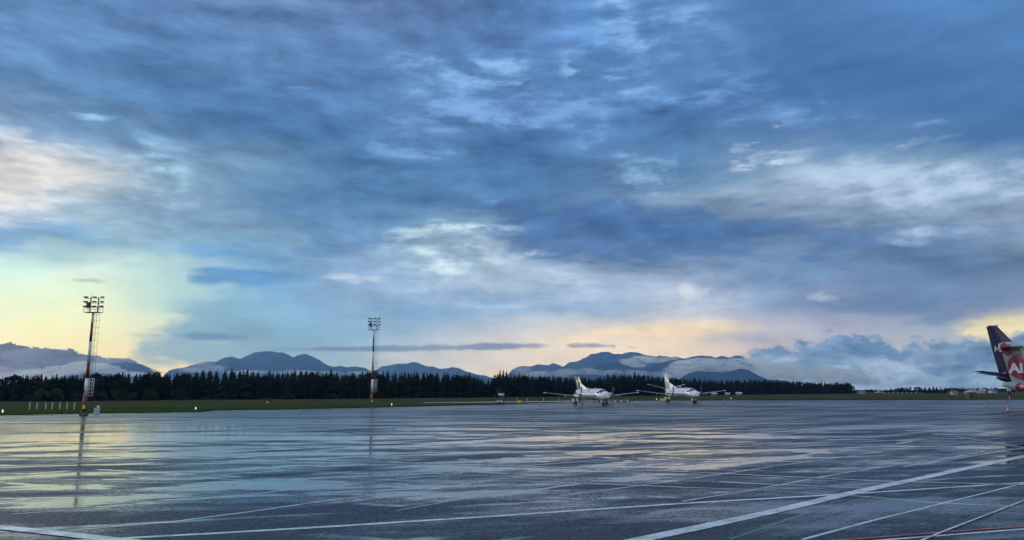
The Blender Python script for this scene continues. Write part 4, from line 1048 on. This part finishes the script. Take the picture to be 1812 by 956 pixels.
def turboprop(name, label, px, py, rel, P_):
    g0 = G(px, py); ra = math.atan2(g0.x, g0.y); phi = math.radians(rel) - ra         # nose turned right of the line to the viewer
    root = empty(name, g0, -math.pi / 2 + phi, label, 'plane')
    f, fs = fuselage_obj(P_['fus'], M['white'], root)
    s = P_['span'] / 2; xw, cr_, ct, zw = P_['wing']
    for sg in (-1, 1):
        w = lift('wing', [(xw + .2, 0, zw, cr_ * 1.05, .34), (xw, sg * 3.3, zw + 3.3 * P_['dih'], cr_, .30), (xw - (cr_ - ct) * .3, sg * s * .97, zw + s * P_['dih'], ct, .14), (xw - (cr_ - ct) * .4, sg * s, zw + s * P_['dih'] + .02, ct * .6, .06)], M['wing'], root)
        bm = bmesh.new(); abox(bm, (xw - ct * .45, sg * (s - .06), zw + s * P_['dih'] + .03), (ct * .9, .22, .16)); bmesh.ops.bevel(bm, geom=bm.edges[:], offset=.05, segments=1, affect='EDGES'); from_bm('wingtip_fairing', bm, M['white'], w)
        bm = bmesh.new(); abox(bm, (xw - cr_ * .82, sg * s * .5, zw + s * .5 * P_['dih'] - .1), (.5, .3, .22)); from_bm('flap_fairing', bm, M['white'], w)
        ye = P_['eng'][0] * sg; nacelle(root, xw - cr_ * .8, P_['eng'][1], ye, P_['eng'][2], .50, .55)
        propeller(root, P_['eng'][1] + .05, ye, P_['eng'][2] + .08, P_['prop'], 4, P_['prot'])
        wheel_pair(root, 'main_gear', P_['gear'][0], P_['gear'][1] * sg, .40, P_['eng'][2] - .2)
        bm = bmesh.new(); abox(bm, (P_['gear'][0], (P_['gear'][1] + .42) * sg, P_['eng'][2] - .95), (1.3, .04, .5)); abox(bm, (P_['gear'][0], (P_['gear'][1] - .42) * sg, P_['eng'][2] - .95), (1.3, .04, .5)); from_bm('gear_door', bm, M['white'], root)
    wheel_pair(root, 'nose_gear', P_['nose'], 0, .30, P_['fus'][2][1] - .3, gap=.16)
    bm = bmesh.new(); abox(bm, (P_['nose'] - .2, .32, .95), (.9, .03, .4)); abox(bm, (P_['nose'] - .2, -.32, .95), (.9, .03, .4)); from_bm('nose_gear_door', bm, M['white'], root)
    # fin, rudder, tailplane
    fn = P_['fin']
    lift('fin', fn['secs'], M['white'], root, vertical=True)
    lift('rudder', fn['rud'], M[fn.get('rudm', 'offwhite')], root, vertical=True)
    if 'band' in fn: lift('fin_stripe', fn['band'], M['stripe'], root, vertical=True)
    if 'dorsal' in fn:
        bm = bmesh.new(); d_ = fn['dorsal']; vs = [[bm.verts.new((x, y, z)) for x, z, y in ((d_[0][0], d_[0][1], sg * .02), (d_[1][0], d_[1][1], sg * .10), (d_[2][0], d_[2][1], sg * .16))] for sg in (-1, 1)]
        bm.faces.new(vs[0]); bm.faces.new(vs[1][::-1])
        for i in range(3): bm.faces.new((vs[0][i], vs[0][(i + 1) % 3], vs[1][(i + 1) % 3], vs[1][i]))
        bmesh.ops.recalc_face_normals(bm, faces=bm.faces); from_bm('dorsal_fin', bm, M['white'], root)
    for sg in (-1, 1):
        hs, hx_, hz, hc, hct, hd = P_['tail']
        t = lift('tailplane', [(hx_, 0, hz, hc, .16), (hx_ - .5, sg * hs, hz + hd, hct, .07)], M[P_.get('tailm', 'offwhite')], root)
        bm = bmesh.new(); abox(bm, (hx_ - .5 - hct * .5, sg * hs, hz + hd), (hct * .9, .14, .10)); from_bm('tip', bm, M['white'] if P_.get('tailm') is None else M['darkgrey'], t)
    # cockpit panes
    xa, xb, za, zb_ = P_['cock']
    for sg in (-1, 1):
        patch('windscreen_pane', fs, xa - .12, xb + .16, sg * za, sg * (za + 27), M['glass'], root)
        patch('windscreen_pane', fs, xa - .22, xb + .02, sg * (za + 29.5), sg * (za + 54), M['glass'], root)
        patch('side_pane', fs, xa - .85, xa - .02, sg * (zb_ + 9), sg * (zb_ + 30), M['glass'], root, skew=.12)
        wx = P_['win'][0]
        while wx < P_['win'][1]:
            patch('cabin_window', fs, wx, wx + .26, sg * 66, sg * 82, M['glass'], root, nx=2, na=3); wx += P_['win'][2]
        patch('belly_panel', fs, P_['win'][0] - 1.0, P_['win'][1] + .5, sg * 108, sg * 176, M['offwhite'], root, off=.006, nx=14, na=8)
        patch('cheatline', fs, P_['win'][0] - 2.4, P_['win'][1] + 1.2, sg * 97, sg * 103, M['grey'], root, off=.008, nx=14, na=2)
    patch('cabin_door', fs, P_['win'][1] - .2, P_['win'][1] + .55, 60, 118, M['offwhite'], root, off=.009, nx=3, na=8)
    patch('radome', fs, P_['fus'][-1][0] - .9, P_['fus'][-1][0] - .03, -180, 180, M['offwhite'], root, off=.008, nx=6, na=28)
    for x in P_['ant']:
        bm = bmesh.new(); zt_ = fs(x, 1) + fs(x, 3); abox(bm, (x, 0, zt_ + .14), (.16, .03, .34)); from_bm('antenna', bm, M['white'], root)
    return root, fs

# left plane: T-tail, engines low on the wing
emb = dict(fus=[(-9.2, 2.75, .05, .08), (-8.6, 2.7, .28, .32), (-7.0, 2.45, .66, .72), (-5.0, 2.22, .98, 1.0), (-3.0, 2.12, 1.13, 1.13), (5.4, 2.12, 1.14, 1.14), (6.6, 2.08, 1.10, 1.10), (7.5, 2.0, .95, .96), (8.3, 1.86, .74, .72), (9.0, 1.72, .48, .44), (9.4, 1.66, .24, .22), (9.55, 1.65, .04, .04)],
           span=19.8, wing=(1.0, 2.4, 1.15, 1.42), dih=.105, eng=(3.3, 3.2, 1.98), prop=1.6, prot=.15, gear=(-.2, 3.3), nose=6.7,
           fin=dict(secs=[(-4.6, 3.1, 0, 2.5, .30), (-6.3, 5.0, 0, 1.75, .22), (-7.3, 6.05, 0, 1.5, .18)], rud=[(-7.05, 2.95, 0, 1.35, .20), (-8.0, 4.6, 0, 1.15, .15), (-8.65, 5.95, 0, .9, .12)], rudm='offwhite',
                    band=[(-5.9, 3.25, 0, 1.2, .33), (-7.0, 5.0, 0, 1.05, .245), (-7.8, 6.03, 0, 1.0, .205)], dorsal=[(-2.0, 3.24), (-6.0, 4.4), (-5.6, 3.0)]),
           tail=(3.45, -7.3, 6.12, 1.6, .95, .0), tailm='darkgrey', cock=(6.95, 7.75, 2, 50), win=(-4.6, 4.6, .82), ant=(-1.5, 2.5))
root1, fs1 = turboprop('propeller_plane', 'left white propeller plane with a T-tail and dark fin stripe, nose towards the viewer', 1046, 717.3, 20, emb)
bm = bmesh.new(); lathe(bm, [(.02, -8.9), (.12, -8.4), (.15, -7.6), (.10, -7.0), (.02, -6.6)], 12, axis='X', at_=(0, 0, 6.2)); from_bm('bullet_fairing', bm, M['stripe'], root1)
bm = bmesh.new(); atube(bm, (-8.2, 0, 6.3), (-8.2, 0, 6.7), .04, n=8); from_bm('beacon', bm, M['darkgrey'], root1)
for a, b_ in ((28, 36), (40, 44)): patch('logo_mark', fs1, .2 + (a - 28) * .04, 1.7, -a - 14, -b_ - 14, M['bluepaint'], root1, nx=6, na=2)

# right plane: low tailplane with dihedral, long dorsal fin
saab = dict(fus=[(-9.6, 3.0, .05, .08), (-9.0, 2.95, .26, .34), (-7.4, 2.72, .62, .74), (-5.4, 2.45, .97, 1.0), (-3.4, 2.32, 1.14, 1.14), (5.0, 2.32, 1.15, 1.15), (6.3, 2.28, 1.11, 1.10), (7.3, 2.18, .97, .94), (8.1, 2.02, .78, .72), (8.9, 1.86, .52, .46), (9.5, 1.78, .26, .23), (9.75, 1.76, .04, .04)],
            span=21.4, wing=(1.0, 2.6, 1.15, 1.55), dih=.12, eng=(3.35, 3.4, 2.12), prop=1.67, prot=.05, gear=(.0, 3.35), nose=7.1,
            fin=dict(secs=[(-5.6, 3.3, 0, 2.5, .32), (-7.1, 5.2, 0, 1.8, .22), (-8.2, 6.9, 0, 1.1, .14)], rud=[(-8.0, 3.1, 0, 1.25, .2), (-8.75, 5.2, 0, .95, .15), (-9.1, 6.8, 0, .62, .1)], rudm='white',
                     dorsal=[(-2.2, 3.45), (-6.4, 4.7), (-6.0, 3.2)]),
            tail=(4.6, -7.6, 3.2, 1.9, 1.1, 1.15), cock=(6.7, 7.5, 2, 50), win=(-4.6, 4.4, .80), ant=(3.0,))
root2, fs2 = turboprop('propeller_plane', 'right white propeller plane with a tall plain white fin and low tailplane', 1205.5, 713.6, 23, saab)
bm = bmesh.new()
for k in range(6):
    a, b_ = math.pi * k / 6, math.pi * (k + 1) / 6; atube(bm, (-.2 + .55 * math.cos(a), 0, 3.44 + .42 * math.sin(a)), (-.2 + .55 * math.cos(b_), 0, 3.44 + .42 * math.sin(b_)), .05, n=6)
from_bm('roof_hoop', bm, M['white'], root2)

# ------------------------------------------------------------------ big tail planes at the right edge
HEAD = math.radians(123)
def hexfin(name, le, te, m, root, th_root, th_tip):
    """vertical plate between leading edge and trailing edge polylines (x, z) with bevelled edges"""
    z0, z1 = le[0][1], le[-1][1]; bm = bmesh.new(); rings = []
    for k in range(13):
        z = z0 + (z1 - z0) * k / 12; xl = np.interp(z, [p[1] for p in le], [p[0] for p in le]); xt = np.interp(z, [p[1] for p in te], [p[0] for p in te])
        th = th_root + (th_tip - th_root) * k / 12; c = xl - xt
        prof = [(0, 0), (.05, .6), (.16, 1), (.6, .9), (1, .06)]
        ring = [(xl - u * c, -t * th / 2) for u, t in prof] + [(xl - u * c, t * th / 2) for u, t in prof[:0:-1]]
        rings.append([bm.verts.new((x, y, z)) for x, y in ring])
    n = len(rings[0])
    for a, b_ in zip(rings[:-1], rings[1:]):
        for k in range(n): bm.faces.new((a[k], a[(k + 1) % n], b_[(k + 1) % n], b_[k]))
    bm.faces.new(rings[0]); bm.faces.new(rings[-1]); bmesh.ops.recalc_face_normals(bm, faces=bm.faces)
    def side(x, z):
        z_ = min(max(z, z0), z1); xl = np.interp(z_, [p[1] for p in le], [p[0] for p in le]); xt = np.interp(z_, [p[1] for p in te], [p[0] for p in te])
        u = min(1, max(0, (xl - x) / (xl - xt))); th = th_root + (th_tip - th_root) * (z_ - z0) / (z1 - z0)
        return -np.interp(u, [0, .05, .16, .6, 1], [0, .6, 1, .9, .06]) * th / 2
    return from_bm(name, bm, m, root, smooth=False), side
def decal(name, pts_fn, m, root):
    bm = bmesh.new(); g_ = pts_fn(bm); return from_bm(name, bm, m, root)

# purple cargo jet
P0 = (77.507, 120.0)
jet = empty('cargo_jet', (P0[0], P0[1], 0), math.pi / 2 - HEAD, 'purple tailed cargo jet, cut off by the right edge of the photo', 'plane')
jfus = [(.75, 4.95, .08, .15), (1.0, 4.95, .22, .34), (1.8, 4.9, .48, .62), (3.5, 4.75, .85, 1.0), (6, 4.6, 1.25, 1.35), (9, 4.4, 1.6, 1.7), (12, 4.25, 1.88, 1.95), (38, 4.2, 1.88, 2.0), (42, 4.0, 1.6, 1.7), (44.5, 3.75, 1.1, 1.15), (46, 3.55, .5, .5), (46.4, 3.5, .06, .06)]
jf, jfs = fuselage_obj([(x, z, a, b_) for x, z, a, b_ in jfus], M['white'], jet, n=30)
patch('tail_paint', jfs, .80, 11.0, -180, 180, M['navy'], jet, off=.010, nx=22, na=30)
fin, side = hexfin('fin', [(9.2, 5.6), (3.25, 10.76), (1.46, 13.30)], [(2.0, 5.6), (.85, 9.6), (.25, 13.30)], M['navy'], jet, .62, .24)
rud, siderj = hexfin('rudder', [(2.1, 5.75), (.92, 9.6), (.32, 13.2)], [(1.05, 5.75), (.48, 9.6), (.0, 13.2)], M['navydark'], jet, .28, .10)
bm = bmesh.new(); abox(bm, (.85, 0, 13.34), (1.6, .16, .10)); from_bm('fin_cap', bm, M['navydark'], jet)
lb, sidelb = hexfin('fin_reflection', [(3.9, 10.0), (3.05, 10.76), (1.30, 13.1)], [(1.65, 10.0), (1.35, 10.76), (.78, 13.1)], mat('grey_purple_reflection', (.045, .038, .07), .22, coat=.4), jet, .56, .30)  # greyish reflection on the upper leading edge, put in as a lighter colour
def jconf(c): return Vector((c.x, min(side(c.x, c.z), siderj(c.x, c.z)) - .03, c.z))
lettering('lettering', 'Fed', 1.18, M['reflective'], jet, Matrix.Translation((.80, -.40, 9.13)) @ Matrix.Rotation(math.pi / 2, 4, 'X') @ Matrix.Diagonal((.56, 1, 1, 1)), .04, jconf)
lettering('lettering', 'Ex', 1.18, M['orange'], jet, Matrix.Translation((2.02, -.40, 9.13)) @ Matrix.Rotation(math.pi / 2, 4, 'X') @ Matrix.Diagonal((.56, 1, 1, 1)), .04, jconf)
for sg in (-1, 1):
    t = lift('tailplane', [(6.3, sg * .5, 4.95, 4.2, .42), (-.8, sg * 7.6, 5.85, 1.5, .16), (-1.1, sg * 7.75, 5.88, 1.0, .08)], M['navydark'], jet)
    w = lift('wing', [(28, sg * 1.5, 3.0, 8.5, 1.0), (22, sg * 8, 3.7, 5.0, .6), (15, sg * 19, 4.9, 2.0, .25)], M['offwhite'], jet)
    wheel_pair(jet, 'main_gear', 20.5, sg * 3.66, .55, 3.0, gap=.45)
    nacelle(jet, 21, 27.5, sg * 6.5, 2.1, 1.25, 1.3, 'white', intake=False)
wheel_pair(jet, 'nose_gear', 39, 0, .45, 2.8)
bm = bmesh.new(); lathe(bm, [(.18, .66), (.24, .95), (.20, 1.0)], 12, axis='X', at_=(0, 0, 4.95)); from_bm('exhaust_cone', bm, M['darkgrey'], jet)

# white livery turboprop in front of it
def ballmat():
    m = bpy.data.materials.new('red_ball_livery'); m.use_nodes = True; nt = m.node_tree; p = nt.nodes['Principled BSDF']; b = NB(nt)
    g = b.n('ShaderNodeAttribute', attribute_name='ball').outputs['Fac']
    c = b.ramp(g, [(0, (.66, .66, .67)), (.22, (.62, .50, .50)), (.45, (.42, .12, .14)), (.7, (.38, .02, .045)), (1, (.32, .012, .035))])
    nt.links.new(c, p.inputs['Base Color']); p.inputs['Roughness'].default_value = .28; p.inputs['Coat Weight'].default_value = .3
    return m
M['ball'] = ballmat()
P1 = (46.132, 70.0)
tp = empty('livery_plane', (P1[0], P1[1], 0), math.pi / 2 - HEAD, 'white plane with red ball livery and T-tail standing before the purple tailed jet', 'plane')
tfus = [(.0, 3.55, .10, .18), (.35, 3.52, .22, .26), (.8, 3.42, .36, .38), (1.7, 3.22, .52, .50), (3.0, 3.0, .78, .76), (5.0, 2.72, 1.08, 1.05), (7.5, 2.45, 1.32, 1.28), (9.5, 2.38, 1.4, 1.35), (18, 2.35, 1.42, 1.37), (20, 2.2, 1.25, 1.2), (21.6, 1.9, .85, .82), (22.5, 1.7, .35, .35), (22.7, 1.68, .04, .04)]
tf, tfs = fuselage_obj(tfus, M['livery'], tp, n=30)
fin2, side2 = hexfin('fin', [(4.8, 3.5), (2.25, 6.2), (1.62, 7.25)], [(.92, 3.5), (.40, 6.3), (.30, 7.25)], M['livery'], tp, .52, .34)
rud2, siderud = hexfin('rudder', [(1.80, 3.65), (1.10, 6.4)], [(.80, 3.65), (.28, 6.4)], M['livery'], tp, .42, .30)
def s2(x, z): return min(side2(x, z), siderud(x, z))
bm = bmesh.new(); lathe(bm, [(.0, .02), (.30, .06), (.42, .30), (.46, .8), (.42, 1.3), (.28, 1.75), (.05, 2.05)], 20, axis='X', at_=(0, 0, 7.06)); bul = from_bm('bullet_fairing', bm, M['livery'], tp)
for sg in (-1, 1):
    t = lift('tailplane', [(2.05, sg * .2, 6.98, 1.6, .24), (1.85, sg * 3.65, 6.92, 1.05, .13)], M['livery'], tp)
    lift('elevator', [(.95, sg * .25, 6.97, .55, .12), (1.10, sg * 3.6, 6.92, .42, .09)], M['darkgrey'], t)
    w = lift('wing', [(13.2, sg * .5, 3.75, 2.5, .4), (13.1, sg * 4.5, 3.8, 2.4, .36), (12.6, sg * 12.2, 4.0, 1.3, .18)], M['livery'], tp)
    nacelle(tp, 10.8, 15.0, sg * 4.1, 3.3, .6, .7, 'white'); propeller(tp, 15.1, sg * 4.1, 3.4, 1.95, 6, .2)
    wheel_pair(tp, 'main_gear', 11.2, sg * 2.05, .42, 1.3)
wheel_pair(tp, 'nose_gear', 20.2, 0, .3, 1.3, gap=.15)
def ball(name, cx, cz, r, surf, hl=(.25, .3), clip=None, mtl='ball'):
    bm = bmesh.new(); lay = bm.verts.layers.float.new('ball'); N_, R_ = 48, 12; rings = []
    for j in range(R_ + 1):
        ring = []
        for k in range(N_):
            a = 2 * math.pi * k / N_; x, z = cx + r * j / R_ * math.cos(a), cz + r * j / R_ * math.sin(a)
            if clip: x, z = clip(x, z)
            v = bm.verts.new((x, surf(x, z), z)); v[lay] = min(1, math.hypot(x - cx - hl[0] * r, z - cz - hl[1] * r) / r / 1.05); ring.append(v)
        rings.append(ring)
    for p, q in zip(rings[:-1], rings[1:]):
        for k in range(N_):
            try: bm.faces.new((p[k], p[(k + 1) % N_], q[(k + 1) % N_], q[k]))
            except ValueError: pass
    bmesh.ops.recalc_face_normals(bm, faces=bm.faces)
    return from_bm(name, bm, M[mtl], tp, smooth=True)
def fsurf(x, z):
    zc, ry, rz = tfs(x, 1), tfs(x, 2), tfs(x, 3); q = max(-.98, min(.98, (z - zc) / rz)); return -(ry + .012) * math.sqrt(1 - q * q)
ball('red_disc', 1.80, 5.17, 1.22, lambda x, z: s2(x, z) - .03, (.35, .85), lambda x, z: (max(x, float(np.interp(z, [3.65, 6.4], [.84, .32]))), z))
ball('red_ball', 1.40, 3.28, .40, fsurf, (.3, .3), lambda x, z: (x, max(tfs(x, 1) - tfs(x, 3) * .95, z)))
def bsurf(x, z):
    rr = float(np.interp(x, [.02, .06, .3, .8, 1.3, 1.75, 2.05], [0, .30, .42, .46, .42, .28, .05])); q = max(-.99, min(.99, (z - 7.06) / max(rr, .01))); return -(rr + .012) * math.sqrt(1 - q * q)
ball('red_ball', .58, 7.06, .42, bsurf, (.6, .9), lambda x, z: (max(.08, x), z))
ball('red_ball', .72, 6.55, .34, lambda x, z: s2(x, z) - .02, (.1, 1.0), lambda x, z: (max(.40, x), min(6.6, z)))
lettering('lettering', 'AI', 1.18, M['white'], tp, Matrix.Translation((.70, -.3, 4.66)) @ Matrix.Rotation(math.pi / 2, 4, 'X'), .06, lambda c: Vector((c.x, s2(c.x, c.z) - .06, c.z)))
bm = bmesh.new()
for (xa, za, xb, zb_) in ((1.10, 6.5, 1.78, 3.7), (.42, 5.6, .95, 5.62), (1.35, 5.2, 2.4, 5.25)):
    atube(bm, (xa, s2(xa, za) - .03, za), (xb, s2(xb, zb_) - .03, zb_), .02, n=5)
from_bm('panel_seam', bm, M['darkgrey'], tp)
